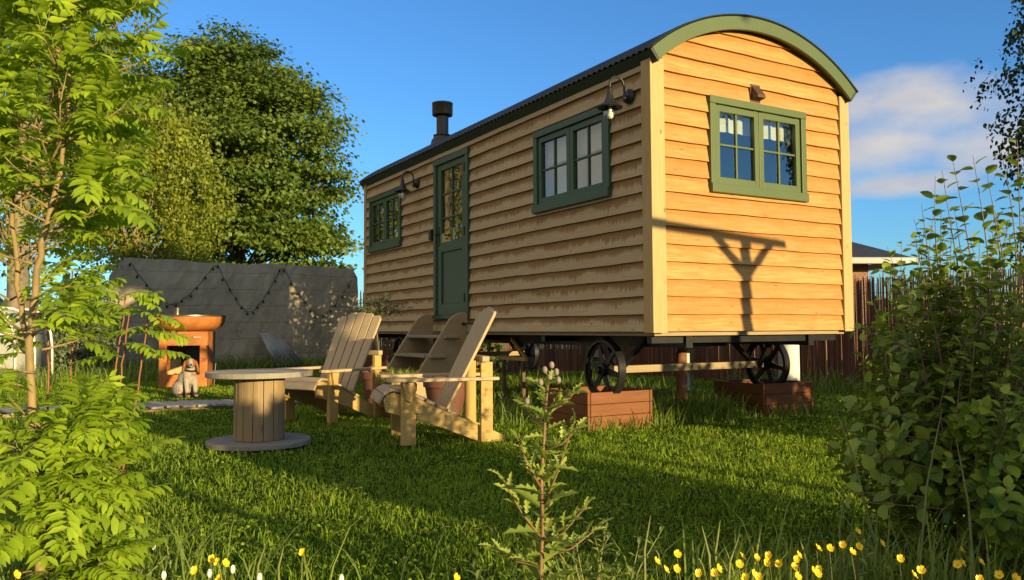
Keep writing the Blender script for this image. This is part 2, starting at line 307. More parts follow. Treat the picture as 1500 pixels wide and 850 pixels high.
# ------------------------------------------------------------------ mesh helpers
class MB:
    def __init__(s): s.v = []; s.f = []; s.tone = None
    def add(s, vs, fs):
        o = len(s.v); s.v += [tuple(p) for p in vs]; s.f += [tuple(i + o for i in f) for f in fs]; return s
    def box(s, lo, hi, mat=None):
        x0, y0, z0 = lo; x1, y1, z1 = hi
        vs = [(x0, y0, z0), (x1, y0, z0), (x1, y1, z0), (x0, y1, z0), (x0, y0, z1), (x1, y0, z1), (x1, y1, z1), (x0, y1, z1)]
        if mat is not None: vs = [mat @ Vector(p) for p in vs]
        return s.add(vs, [(0, 3, 2, 1), (4, 5, 6, 7), (0, 1, 5, 4), (1, 2, 6, 5), (2, 3, 7, 6), (3, 0, 4, 7)])
    def prism(s, poly, fn, d0, d1):            # poly in 2-D, fn(a, b, d) -> point
        n = len(poly)
        vs = [fn(a, b, d0) for a, b in poly] + [fn(a, b, d1) for a, b in poly]
        return s.add(vs, [tuple(range(n))[::-1], tuple(range(n, 2 * n))] + [(i, (i + 1) % n, (i + 1) % n + n, i + n) for i in range(n)])
    def tube(s, pts, rad, seg=8, cap=True):
        pts = [Vector(p) for p in pts]; n = len(pts)
        if not hasattr(rad, '__len__'): rad = [rad] * n
        t = (pts[1] - pts[0]).normalized(); up = Vector((0, 0, 1)) if abs(t.z) < 0.9 else Vector((1, 0, 0))
        a = t.cross(up).normalized(); vs = []
        for i, p in enumerate(pts):
            t = (pts[min(i + 1, n - 1)] - pts[max(i - 1, 0)]).normalized()
            a = (a - t * a.dot(t)).normalized(); b = t.cross(a)
            for k in range(seg):
                th = 2 * math.pi * k / seg
                vs.append(p + (a * math.cos(th) + b * math.sin(th)) * rad[i])
        fs = [(i * seg + k, i * seg + (k + 1) % seg, (i + 1) * seg + (k + 1) % seg, (i + 1) * seg + k) for i in range(n - 1) for k in range(seg)]
        if cap: fs += [tuple(range(seg))[::-1], tuple(range((n - 1) * seg, n * seg))]
        return s.add(vs, fs)
    def lathe(s, prof, c=(0, 0, 0), seg=24, mat=None):   # prof [(r, z)]
        vs = []; c = Vector(c)
        for r, z in prof:
            for k in range(seg):
                th = 2 * math.pi * k / seg; p = Vector((r * math.cos(th), r * math.sin(th), z))
                vs.append((mat @ p if mat is not None else p) + c)
        m = len(prof)
        fs = [(i * seg + k, i * seg + (k + 1) % seg, (i + 1) * seg + (k + 1) % seg, (i + 1) * seg + k) for i in range(m - 1) for k in range(seg)]
        closed = prof[0] == prof[-1]
        if prof[0][0] > 1e-6 and not closed: fs.append(tuple(range(seg))[::-1])
        if prof[-1][0] > 1e-6 and not closed: fs.append(tuple(range((m - 1) * seg, m * seg)))
        return s.add(vs, fs)
    def ball(s, c, r, seg=14, ring=9, mat=None):
        if not hasattr(r, '__len__'): r = (r, r, r)
        vs = []; c = Vector(c)
        for i in range(ring + 1):
            ph = math.pi * i / ring
            for k in range(seg):
                th = 2 * math.pi * k / seg
                p = Vector((r[0] * math.sin(ph) * math.cos(th), r[1] * math.sin(ph) * math.sin(th), -r[2] * math.cos(ph)))
                vs.append(c + (mat @ p if mat is not None else p))
        return s.add(vs, [(i * seg + k, i * seg + (k + 1) % seg, (i + 1) * seg + (k + 1) % seg, (i + 1) * seg + k) for i in range(ring) for k in range(seg)])
    def build(s, name, mat, parent=None, bevel=0.0, smooth=False, clean=True):
        me = bpy.data.meshes.new(name); me.from_pydata([tuple(p) for p in s.v], [], s.f)
        if clean:
            bm = bmesh.new(); bm.from_mesh(me)
            bmesh.ops.remove_doubles(bm, verts=bm.verts, dist=1e-5)
            bmesh.ops.recalc_face_normals(bm, faces=bm.faces); bm.to_mesh(me); bm.free()
        me.materials.append(mat)
        if smooth:
            me.polygons.foreach_set('use_smooth', [True] * len(me.polygons))
        o = bpy.data.objects.new(name, me); COL.objects.link(o)
        if parent is not None: o.parent = parent
        if bevel:
            b = o.modifiers.new('edge', 'BEVEL'); b.width = bevel; b.segments = 2; b.limit_method = 'ANGLE'; b.angle_limit = R(40)
        if smooth == 'auto':
            me.set_sharp_from_angle(angle=R(40))
        return o
def tag(o, label=None, cat=None, group=None, kind=None):
    for k, v in (('label', label), ('category', cat), ('group', group), ('kind', kind)):
        if v: o[k] = v
    return o
def empty(name, loc, label, cat, rz=0.0, group=None):
    o = bpy.data.objects.new(name, None); COL.objects.link(o); o.location = loc; o.rotation_euler = (0, 0, rz)
    o.empty_display_size = 0.2
    return tag(o, label, cat, group)
def copy_tree(o, parent=None):
    c = o.copy(); COL.objects.link(c)
    if parent is not None: c.parent = parent
    for ch in [x for x in COL.objects if x.parent == o]: copy_tree(ch, c)
    return c
# leaf clouds by numpy: every leaf a small folded blade
OVAL = (np.array([[0, 0, 0], [.28, .40, .07], [.28, 0, 0], [.28, -.40, .07], [.68, .40, .05], [.70, 0, -.04], [.68, -.40, .05], [1, 0, -.12]]),
        [(0, 2, 1), (0, 3, 2), (1, 2, 5, 4), (2, 3, 6, 5), (4, 5, 7), (5, 6, 7)])
OVAL2 = (np.array([[0, 0, 0], [.14, .30, .05], [.14, 0, 0], [.14, -.30, .05], [.38, .49, .07], [.38, 0, -.01], [.38, -.49, .07], [.64, .46, .03], [.64, 0, -.05], [.64, -.46, .03], [.86, .24, -.06], [.86, 0, -.10], [.86, -.24, -.06], [1, 0, -.16]]),
         [(0, 2, 1), (0, 3, 2), (1, 2, 5, 4), (2, 3, 6, 5), (4, 5, 8, 7), (5, 6, 9, 8), (7, 8, 11, 10), (8, 9, 12, 11), (10, 11, 13), (11, 12, 13)])
LEAFLET = (np.array([[0, 0, 0], [.25, .45, .05], [.25, 0, 0], [.25, -.45, .05], [.65, .48, .02], [.66, 0, -.04], [.65, -.48, .02], [1, 0, -.14]]), OVAL[1])
DIAMOND = (np.array([[0, 0, 0], [.42, .5, .06], [1, 0, -.05], [.42, -.5, .06]]), [(0, 2, 1), (0, 3, 2)])
MAPLE = (np.array([[0, 0, 0], [.1, .42, .02], [.42, .30, 0], [.62, .52, -.03], [.66, .20, 0], [1, 0, -.08], [.66, -.2, 0], [.62, -.52, -.03], [.42, -.3, 0], [.1, -.42, .02]]),
         [(0, 2, 1), (0, 4, 3, 2), (0, 5, 4), (0, 6, 5), (0, 8, 7, 6), (0, 9, 8)])
BLADE = (np.array([[0, -.5, 0], [0, .5, 0], [.55, .38, .05], [.55, -.38, .05], [1, 0, .28]]), [(0, 1, 2, 3), (3, 2, 4)])
LONGB = (np.array([[0, -.5, 0], [0, .5, 0], [.35, .48, .03], [.35, -.48, .03], [.68, .36, .14], [.68, -.36, .14], [.92, 0, .36]]),
         [(0, 1, 2, 3), (3, 2, 4, 5), (5, 4, 6)])
def unit(a): return a / np.maximum(np.linalg.norm(a, axis=1, keepdims=True), 1e-9)
def leaves(name, mat, pos, dirs, nrm, ln, wd, tone, tpl=DIAMOND, parent=None, local=None):
    tv, tf = tpl; n = len(pos); k = len(tv)
    pos = np.asarray(pos, float); d = unit(np.asarray(dirs, float)); nn = np.asarray(nrm, float)
    s = unit(np.cross(nn, d)); nn = np.cross(d, s)
    ln = np.broadcast_to(ln, (n,)); wd = np.broadcast_to(wd, (n,))
    V = (pos[:, None, :] + d[:, None, :] * (tv[None, :, 0:1] * ln[:, None, None]) + s[:, None, :] * (tv[None, :, 1:2] * wd[:, None, None])
         + nn[:, None, :] * (tv[None, :, 2:3] * ln[:, None, None])).reshape(-1, 3)
    if local is not None: V = V - np.array(local)
    loops = np.concatenate([np.array(f) for f in tf]); sizes = np.array([len(f) for f in tf])
    L = (loops[None, :] + (np.arange(n) * k)[:, None]).reshape(-1)
    SZ = np.tile(sizes, n); ST = np.concatenate([[0], np.cumsum(SZ)[:-1]])
    me = bpy.data.meshes.new(name); me.vertices.add(len(V)); me.vertices.foreach_set('co', V.astype(np.float32).ravel())
    me.loops.add(len(L)); me.loops.foreach_set('vertex_index', L.astype(np.int32))
    me.polygons.add(len(SZ)); me.polygons.foreach_set('loop_start', ST.astype(np.int32)); me.polygons.foreach_set('loop_total', SZ.astype(np.int32))
    a = me.attributes.new('tone', 'FLOAT', 'POINT'); a.data.foreach_set('value', np.repeat(np.clip(tone, 0, 1), k).astype(np.float32))
    me.materials.append(mat); me.update(calc_edges=True)
    if k >= 8: me.polygons.foreach_set('use_smooth', [True] * len(SZ))
    o = bpy.data.objects.new(name, me); COL.objects.link(o)
    if parent is not None: o.parent = parent
    return o
def rnd_dirs(n):
    return unit(rng.normal(size=(n, 3)))

# ------------------------------------------------------------------ sky, sun, camera
w = bpy.data.worlds.new('World'); sc.world = w; w.use_nodes = True
nt = w.node_tree; bg = nt.nodes['Background']
sky = nt.nodes.new('ShaderNodeTexSky'); sky.sky_type = 'NISHITA'; sky.sun_disc = False
sky.sun_elevation = SUN_EL; sky.sun_rotation = math.atan2(S.x, S.y)
sky.altitude = 50; sky.air_density = 1.0; sky.dust_density = 0.3; sky.ozone_density = 2.2
tc = nt.nodes.new('ShaderNodeTexCoord')
cm = nt.nodes.new('ShaderNodeMapping'); cm.inputs['Scale'].default_value = (1, 1, 2.3)
nt.links.new(tc.outputs['Generated'], cm.inputs[0])
def cloud_blob(az, el, wa, we):
    d = nt.nodes.new('ShaderNodeVectorMath'); d.operation = 'SUBTRACT'
    nt.links.new(tc.outputs['Generated'], d.inputs[0])
    d.inputs[1].default_value = (math.sin(az) * math.cos(el), math.cos(az) * math.cos(el), math.sin(el))
    mp = nt.nodes.new('ShaderNodeMapping'); mp.vector_type = 'POINT'; mp.inputs['Scale'].default_value = (1 / wa, 1 / wa, 1 / we)
    nt.links.new(d.outputs[0], mp.inputs[0])
    ln = nt.nodes.new('ShaderNodeVectorMath'); ln.operation = 'LENGTH'; nt.links.new(mp.outputs[0], ln.inputs[0])
    return math_(nt, 'SUBTRACT', 1.0, ln.outputs['Value'])
n1 = noise(nt, cm.outputs[0], 7.0, 8, 0.55)
blobs = [(R(27), R(14), .16, .055), (R(23.5), R(11.5), .12, .05), (R(34), R(11), .16, .05), (R(25), R(9.0), .13, .022), (R(55), R(12), .25, .07), (R(-74), R(15), .46, .24)]
dens = None
for bl in blobs:
    c = math_(nt, 'MAXIMUM', cloud_blob(*bl), 0.0)
    dens = c if dens is None else math_(nt, 'MAXIMUM', dens, c)
cl = math_(nt, 'MULTIPLY_ADD', math_(nt, 'MULTIPLY', dens, 1.0), 1.5, math_(nt, 'MULTIPLY_ADD', n1, 2.6, -1.55))
cl = math_(nt, 'MULTIPLY', math_(nt, 'MULTIPLY', cl, 1.0, None, True), math_(nt, 'MULTIPLY', dens, 3.0, None, True))
n2 = noise(nt, cm.outputs[0], 11.0, 5, 0.5)
SKY_TINT = (0.58, 1.06, 1.60)
skyc = mix(nt, 1.0, sky.outputs[0], SKY_TINT, 'MULTIPLY')
ccol = mix(nt, math_(nt, 'MULTIPLY_ADD', n2, 3.0, -1.0, True), (3.0, 3.1, 3.5), (4.4, 4.0, 3.6))
wc = mix(nt, math_(nt, 'MULTIPLY', cl, 0.85), skyc, ccol)
# bright layer added to the unseen sky behind the viewer, to lift shaded surfaces
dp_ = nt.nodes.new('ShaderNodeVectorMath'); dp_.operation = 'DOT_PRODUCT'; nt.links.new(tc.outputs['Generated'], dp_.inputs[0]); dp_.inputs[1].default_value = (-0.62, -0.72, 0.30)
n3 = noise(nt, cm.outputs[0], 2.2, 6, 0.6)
fill_veil = math_(nt, 'MULTIPLY', math_(nt, 'MULTIPLY_ADD', dp_.outputs['Value'], 1.6, 0.12, True), math_(nt, 'MULTIPLY_ADD', n3, 1.6, 0.1, True))
wc = mix(nt, fill_veil, wc, (4.3, 3.9, 3.2))
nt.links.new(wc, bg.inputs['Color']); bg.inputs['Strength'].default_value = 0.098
sun = bpy.data.lights.new('sun', 'SUN'); sun.energy = 5.0; sun.angle = R(0.5); sun.color = (1.0, 0.78, 0.38)
so = bpy.data.objects.new('sun', sun); COL.objects.link(so); so.rotation_euler = (-S).to_track_quat('-Z', 'Y').to_euler()
so.location = (20, -20, 20)
cam = bpy.data.cameras.new('camera'); co = bpy.data.objects.new('camera', cam); COL.objects.link(co)
cam.sensor_width = 36; cam.lens = 36 * F_PX / 1500; cam.clip_end = 3000; cam.clip_start = 0.05
c_, s_ = math.cos(ROLL), math.sin(ROLL)
fw = Vector((0, math.cos(PITCH), math.sin(PITCH))); up0 = Vector((0, -math.sin(PITCH), math.cos(PITCH))); rt0 = Vector((1, 0, 0))
rt = rt0 * c_ - up0 * s_; up = up0 * c_ + rt0 * s_
m3 = Matrix((rt, up, -fw)).transposed()
co.matrix_world = Matrix.Translation((0, 0, H)) @ m3.to_4x4()
sc.camera = co
sc.view_settings.view_transform = 'Standard'; sc.view_settings.look = 'None'; sc.view_settings.gamma = 1
sc.view_settings.exposure = 0.80; sc.view_settings.use_curve_mapping = False
sc.cycles.max_bounces = 8; sc.cycles.transparent_max_bounces = 12
sc.cycles.use_denoising = True

# ------------------------------------------------------------------ ground
def gz(x, y):                                    # gentle unevenness of the lawn
    return 0.012 * np.sin(x * 1.7 + 0.4) * np.cos(y * 1.3) - 0.012
nx = 120; xs = np.linspace(-22, 22, nx); ys = np.linspace(-14, 34, 130)
g = MB(); vs = [(x, y, float(gz(x, y)) if abs(x) < 14 and -6 < y < 22 else -0.012) for y in ys for x in xs]
g.add(vs, [(j * nx + i, j * nx + i + 1, (j + 1) * nx + i + 1, (j + 1) * nx + i) for j in range(129) for i in range(nx - 1)])
tag(g.build('lawn', M['lawn'], smooth=True, clean=False), kind='structure')
g = MB(); ring = [(-900, -900), (900, -900), (900, 1500), (-900, 1500)]
g.add([(x, y, -0.06) for x, y in ring], [(0, 1, 2, 3)])
tag(g.build('field', M['field'], clean=False), kind='structure')
# distant low hills
g = MB(); pts = []
for i in range(81):
    a = R(-75 + 150 * i / 80); r = 620
    hgt = 9 + 5 * math.sin(i * 0.35) + 4 * math.sin(i * 0.13 + 1)
    pts += [(r * math.sin(a), r * math.cos(a), -1), ((r + 90) * math.sin(a), (r + 90) * math.cos(a), hgt), ((r + 260) * math.sin(a), (r + 260) * math.cos(a), hgt * 0.6), ((r + 300) * math.sin(a), (r + 300) * math.cos(a), -1)]
g.add(pts, [(i * 4 + k, (i + 1) * 4 + k, (i + 1) * 4 + k + 1, i * 4 + k + 1) for i in range(80) for k in range(3)])
tag(g.build('hills', M['field'], smooth=True, clean=False), kind='structure')

# ------------------------------------------------------------------ the hut
hut = empty('shepherd_hut', hw(0, 0), 'larch clad shepherd hut with curved roof on iron wheels and green windows', 'hut', YAW)
WIN_E = (0.586, 1.742, FLOOR + 1.1403, FLOOR + 1.9471)
WIN_S = (0.4945, 1.699, FLOOR + 1.1343, FLOOR + 1.9243)
WIN_F = (5.063, 6.250, FLOOR + 1.1327, FLOOR + 1.9232)
DOOR = (3.098, 4.012, FLOOR + 0.166, FLOOR + 2.066)
RC = (1.15, 1.595)
def arc(u, r): return RC[1] + math.sqrt(max(r * r - (u - RC[0]) ** 2, 0))
ROOF_IN = 1.79
side_map = lambda s, z, o: (-o, s, z)
end_map = lambda s, z, o: (s, -o, z)
back_map = lambda s, z, o: (WID + o, s, z)
far_map = lambda s, z, o: (s, LEN + o, z)
def cladding(name, mat, mp, smax, holes, ztop, arched, seed, s0=0.0):
    mb = MB(); rr = random.Random(seed)
    nrow = int(math.ceil((ztop - FLOOR) / PITCHB))
    for r in range(nrow):
        zb, zt = FLOOR + r * PITCHB, FLOOR + (r + 1) * PITCHB
        k1, k2, k3 = rr.uniform(0, 6), rr.uniform(0, 6), rr.uniform(0, 6)
        ob = rr.uniform(0.030, 0.035)
        zt2 = min(zt, ztop)
        off = lambda z: ob + (0.009 - ob) * (z - zb) / PITCHB
        br = sorted({zb, zt2} | {h[i] for h in holes for i in (2, 3) if zb < h[i] < zt2})
        for a, b in zip(br[:-1], br[1:]):
            spans = [(s0, smax)]
            for h in holes:
                if h[2] < b - 1e-5 and h[3] > a + 1e-5:
                    ns = []
                    for p, q in spans:
                        if h[1] <= p or h[0] >= q: ns.append((p, q)); continue
                        if h[0] > p: ns.append((p, h[0]))
                        if h[1] < q: ns.append((h[1], q))
                    spans = ns
            for p, q in spans:
                n = max(2, int((q - p) / 0.09)); lo = []; hi = []; lip = []
                for i in range(n + 1):
                    s = p + (q - p) * i / n
                    wob = 0.0026 * math.sin(s * 3.1 + k1) + 0.0018 * math.sin(s * 9.7 + k2) + 0.001 * math.sin(s * 23 + k3)
                    wo = 0.0022 * math.sin(s * 4.3 + k2)
                    za = a + (wob if a == zb and r > 0 else 0); zz = b
                    if arched:
                        top = arc(s, ROOF_IN + 0.015); za = min(za, top); zz = min(zz, top)
                    lo.append(mp(s, za, off(za) + wo)); hi.append(mp(s, zz, off(zz) + wo * 0.3)); lip.append(mp(s, za + 0.001, 0.004))
                o = len(mb.v); m = n + 1
                mb.v += lo + hi + lip
                for i in range(n):
                    mb.f.append((o + i, o + i + 1, o + m + i + 1, o + m + i))
                    if a == zb: mb.f.append((o + i, o + 2 * m + i, o + 2 * m + i + 1, o + i + 1))
                # end caps
                for i in (0, n):
                    e0 = len(mb.v); s = p if i == 0 else q
                    zc0, zc1 = lo[i][2], hi[i][2]
                    mb.v += [lo[i], hi[i], mp(s, zc1, -0.02), mp(s, zc0, -0.02)]; mb.f.append((e0, e0 + 1, e0 + 2, e0 + 3))
    return mb.build(name, mat, hut, clean=False)
def lining(mp, smax, holes, ztop, arched, offv, mb):
    br = sorted({FLOOR, ztop} | {h[i] for h in holes for i in (2, 3)})
    if arched: br = sorted(set(br) | set(np.linspace(FLOOR + 2.1, ztop, 8)))
    for a, b in zip(br[:-1], br[1:]):
        spans = [(0.0, smax)]
        for h in holes:
            if h[2] < b - 1e-5 and h[3] > a + 1e-5:
                ns = []
                for p, q in spans:
                    if h[1] <= p or h[0] >= q: ns.append((p, q)); continue
                    if h[0] > p: ns.append((p, h[0]))
                    if h[1] < q: ns.append((h[1], q))
                spans = ns
        for p, q in spans:
            n = 14 if arched else 1
            for i in range(n):
                sa, sb = p + (q - p) * i / n, p + (q - p) * (i + 1) / n
                t = (lambda s, z: min(z, arc(s, ROOF_IN + 0.01))) if arched else (lambda s, z: z)
                mb.add([mp(sa, t(sa, a), offv), mp(sb, t(sb, a), offv), mp(sb, t(sb, b), offv), mp(sa, t(sa, b), offv)], [(0, 1, 2, 3)])
ZEAVE, ZCROWN = arc(0.0, ROOF_IN) + 0.012, RC[1] + ROOF_IN + 0.01
HS = [WIN_S, WIN_F, DOOR]
cladding('side_wall', M['side_clad'], side_map, LEN - 0.02, HS, ZEAVE, False, 1, 0.078)
cladding('side_wall', M['side_clad'], back_map, LEN - 0.02, [], ZEAVE, False, 2, 0.078)
cladding('gable_wall', M['end_clad'], end_map, WID - 0.088, [WIN_E], ZCROWN, True, 3, 0.103)
cladding('gable_wall', M['end_clad'], far_map, WID - 0.078, [], ZCROWN, True, 4, 0.078)
ln = MB()
lining(side_map, LEN, HS, ZEAVE, False, -0.045, ln); lining(back_map, LEN, [], ZEAVE, False, -0.045, ln)
lining(end_map, WID, [WIN_E], ZCROWN, True, -0.045, ln); lining(far_map, WID, [], ZCROWN, True, -0.045, ln)
ln.build('inner_lining', M['inside'], hut, clean=False)
MB().box((0.02, 0.02, FLOOR - 0.035), (WID - 0.02, LEN - 0.02, FLOOR - 0.002)).build('floor_deck', M['axle'], hut)
# furniture that reads through the glass
MB().box((1.5, 4.6, FLOOR), (2.25, 6.3, FLOOR + 0.9)).build('cabinet', M['blind'], hut)
MB().box((0.15, 0.25, FLOOR), (2.15, 1.9, FLOOR + 0.62)).build('bed', M['blind'], hut)
# corner posts
def post(u0, u1, v0, v1, zt):
    MB().box((u0, v0, FLOOR - 0.012), (u1, v1, zt)).build('corner_post', M['post'], hut, bevel=0.004)
post(-0.042, 0.0995, -0.044, 0.074, arc(0.0, ROOF_IN) + 0.02)
post(WID - 0.084, WID + 0.040, -0.044, 0.074, arc(WID, ROOF_IN) + 0.02)
post(-0.042, 0.074, LEN - 0.03, LEN + 0.044, arc(0.0, ROOF_IN) + 0.02)
post(WID - 0.074, WID + 0.042, LEN - 0.03, LEN + 0.044, arc(0.0, ROOF_IN) + 0.02)
# roof
TH = R(40.1); NA = 44; V0, V1 = -0.105, LEN + 0.135
def arcpt(r, th, v): return (RC[0] + r * math.sin(th), v, RC[1] + r * math.cos(th))
def shell(r0, r1, v0, v1, th=TH):
    mb = MB(); ths = [-th + 2 * th * i / NA for i in range(NA + 1)]
    vs = [arcpt(r, t, v) for v in (v0, v1) for r in (r0, r1) for t in ths]; n = NA + 1; fs = []
    A, B, C2, D = 0, n, 2 * n, 3 * n
    for i in range(NA):
        fs += [(A + i, A + i + 1, B + i + 1, B + i), (C2 + i, D + i, D + i + 1, C2 + i + 1), (A + i, C2 + i, C2 + i + 1, A + i + 1), (B + i, B + i + 1, D + i + 1, D + i)]
    fs += [(A, B, D, C2), (A + NA, C2 + NA, D + NA, B + NA)]
    return mb.add(vs, fs)
rs = []
nv = int((V1 - V0) / 0.0127); mb = MB(); na = 40; TR = R(40.9)
for j in range(nv + 1):
    v = V0 - 0.012 + (V1 - V0 + 0.024) * j / nv; wv = 0.009 * math.sin(2 * math.pi * v / 0.0762)
    for i in range(na + 1): mb.v.append(arcpt(1.901 + wv, -TR + 2 * TR * i / na, v))
n = na + 1
mb.f = [(j * n + i, j * n + i + 1, (j + 1) * n + i + 1, (j + 1) * n + i) for j in range(nv) for i in range(na)]
roof = mb.build('roof', M['roof'], hut, smooth=True, clean=False)
so2 = roof.modifiers.new('gauge', 'SOLIDIFY'); so2.thickness = 0.003
shell(ROOF_IN, 1.868, V0 + 0.032, V1 - 0.032).build('roof_deck', M['soffit'], hut)
shell(1.776, 1.887, V0, V0 + 0.028, TH).build('gable_fascia', M['green'], hut, bevel=0.003)
shell(1.776, 1.887, V1 - 0.028, V1, TH).build('gable_fascia', M['green'], hut, bevel=0.003)
for sg in (-1, 1):
    mb = MB(); t0, t1 = TH + R(0.05), TH + R(0.75)
    pr = [(1.77, sg * t0), (1.885, sg * t0), (1.885, sg * t1), (1.77, sg * t1)]
    mb.prism(pr, lambda r, t, v: arcpt(r, t, v), V0 + 0.001, V1 - 0.001)
    mb.build('eave_board', M['soffit'], hut, bevel=0.002)
# windows
def bars(mp, items):
    mb = MB()
    for s0, s1, z0, z1, o0, o1 in items:
        vs = [mp(s, z, o) for o in (o0, o1) for s, z in ((s0, z0), (s1, z0), (s1, z1), (s0, z1))]
        mb.add(vs, [(0, 3, 2, 1), (4, 5, 6, 7), (0, 1, 5, 4), (1, 2, 6, 5), (2, 3, 7, 6), (3, 0, 4, 7)])
    return mb
def window(mp, win, mat, blind):
    s0, s1, z0, z1 = win; fw_ = 0.062; e = 0.002
    fr = bars(mp, [(s0, s0 + fw_, z0 + 0.075, z1 - fw_, -0.06, 0.052), (s1 - fw_, s1, z0 + 0.075, z1 - fw_, -0.06, 0.052),
                   (s0 - e, s1 + e, z1 - fw_, z1, -0.06, 0.056), (s0 - e, s1 + e, z0, z0 + 0.075, -0.06, 0.068)])
    wn = fr.build('window', mat, hut, bevel=0.004)
    a0, a1, b0, b1 = s0 + fw_ + 0.004, s1 - fw_ - 0.004, z0 + 0.079, z1 - fw_ - 0.006
    mid = (a0 + a1) / 2
    for p, q in ((a0, mid - 0.002), (mid + 0.002, a1)):
        st = 0.052; g0, g1, h0, h1 = p + st, q - st, b0 + st + 0.006, b1 - st
        gm, hm = (g0 + g1) / 2, (h0 + h1) / 2; mt = 0.009
        sash = bars(mp, [(p, g0, b0, b1, -0.012, 0.034), (g1, q, b0, b1, -0.012, 0.034), (g0, g1, h1, b1, -0.012, 0.034), (g0, g1, b0, h0, -0.012, 0.034),
                         (gm - mt, gm + mt, h0, h1, -0.004, 0.024), (g0, gm - mt, hm - mt, hm + mt, -0.004, 0.023), (gm + mt, g1, hm - mt, hm + mt, -0.004, 0.023)]).build('sash', mat, wn, bevel=0.003)
        bars(mp, [(g0 - 0.002, g1 + 0.002, h0 - 0.002, h1 + 0.002, 0.006, 0.010)]).build('pane', M['glass'], wn)
        if blind:
            bb = MB(); n = 12
            for i in range(n):
                x0, x1 = g0 - 0.05 + (g1 - g0 + 0.1) * i / n, g0 - 0.05 + (g1 - g0 + 0.1) * (i + 1) / n
                oa, ob_ = -0.075 - 0.012 * math.sin(i * 1.9), -0.075 - 0.012 * math.sin((i + 1) * 1.9)
                zb = h1 - (h1 - b0) * blind
                bb.add([mp(x0, zb, oa), mp(x1, zb, ob_), mp(x1, b1 + 0.02, ob_), mp(x0, b1 + 0.02, oa),
                        mp(x0, zb, oa - 0.012), mp(x1, zb, ob_ - 0.012), mp(x1, b1 + 0.02, ob_ - 0.012), mp(x0, b1 + 0.02, oa - 0.012)],
                       [(0, 1, 2, 3), (4, 7, 6, 5), (0, 4, 5, 1), (3, 2, 6, 7)])
            bb.build('blind', M['blind'], wn)
    return wn
window(end_map, WIN_E, M['green'], 0.22)
window(side_map, WIN_S, M['green_shaded'], 0.34)
window(side_map, WIN_F, M['green_shaded'], 0.18)
# long white curtain behind the near side window
def curtain(p, q, z0, z1, o):
    mb = MB(); n = 22
    for i in range(n):
        a, b = p + (q - p) * i / n, p + (q - p) * (i + 1) / n
        oa, ob_ = o - 0.018 * math.sin(i * 1.25), o - 0.018 * math.sin((i + 1) * 1.25)
        mb.add([side_map(a, z0, oa), side_map(b, z0, ob_), side_map(b, z1, ob_), side_map(a, z1, oa), side_map(a, z0, oa - 0.006), side_map(b, z0, ob_ - 0.006), side_map(b, z1, ob_ - 0.006), side_map(a, z1, oa - 0.006)],
               [(0, 1, 2, 3), (4, 7, 6, 5), (0, 4, 5, 1), (3, 2, 6, 7)])
    return mb.build('curtain', M['blind'], hut)
curtain(0.50, 1.72, WIN_S[2] - 0.02, WIN_S[3], -0.12)
# door
d0, d1, dz0, dz1 = DOOR
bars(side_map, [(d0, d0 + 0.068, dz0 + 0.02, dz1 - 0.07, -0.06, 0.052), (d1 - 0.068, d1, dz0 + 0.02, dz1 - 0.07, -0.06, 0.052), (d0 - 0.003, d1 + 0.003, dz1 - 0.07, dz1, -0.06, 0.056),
                (d0 - 0.006, d1 + 0.006, dz0 - 0.018, dz0 + 0.02, -0.06, 0.075)]).build('door_frame', M['green_shaded'], hut, bevel=0.004)
l0, l1, lz0, lz1 = d0 + 0.072, d1 - 0.072, dz0 + 0.026, dz1 - 0.075
gz0, gz1 = FLOOR + 1.055, FLOOR + 1.92; st = 0.108; g0, g1 = l0 + st, l1 - st; gm = (g0 + g1) / 2; mt = 0.010
its = [(l0, g0, lz0, lz1, -0.02, 0.030), (g1, l1, lz0, lz1, -0.02, 0.030), (g0, g1, gz1, lz1, -0.02, 0.030), (g0, g1, lz0, lz0 + 0.13, -0.02, 0.030), (g0, g1, gz0 - 0.115, gz0, -0.02, 0.030),
       (g0, g1, lz0 + 0.13, gz0 - 0.115, -0.016, 0.012), (gm - mt, gm + mt, gz0, gz1, -0.01, 0.022)]
for k in (1, 2):
    zc = gz0 + (gz1 - gz0) * k / 3
    its += [(g0, gm - mt, zc - mt, zc + mt, -0.01, 0.021), (gm + mt, g1, zc - mt, zc + mt, -0.01, 0.021)]
door = bars(side_map, its).build('door', M['green_shaded'], hut, bevel=0.004)
bars(side_map, [(g0 - 0.002, g1 + 0.002, gz0 - 0.002, gz1 + 0.002, 0.002, 0.006)]).build('pane', M['glass'], door)
for zc in (FLOOR + 1.86, FLOOR + 1.13, FLOOR + 0.38):
    bars(side_map, [(l0 - 0.006, l0 + 0.022, zc - 0.05, zc + 0.05, 0.028, 0.060)]).build('hinge', M['blackp'], door, bevel=0.003)
hd = bars(side_map, [(l1 - 0.062, l1 - 0.024, FLOOR + 1.02, FLOOR + 1.26, 0.029, 0.036)])
hd.tube([side_map(l1 - 0.043, FLOOR + 1.16, 0.03), side_map(l1 - 0.043, FLOOR + 1.16, 0.085), side_map(l1 - 0.05, FLOOR + 1.16, 0.09), side_map(l1 - 0.16, FLOOR + 1.155, 0.09)], 0.009, 8)
hd.build('handle', M['blackp'], door)
kb = bars(side_map, [(4.045, 4.115, FLOOR + 1.115, FLOOR + 1.235, 0.012, 0.07)]); kb.build('key_box', M['blackp'], hut, bevel=0.008)
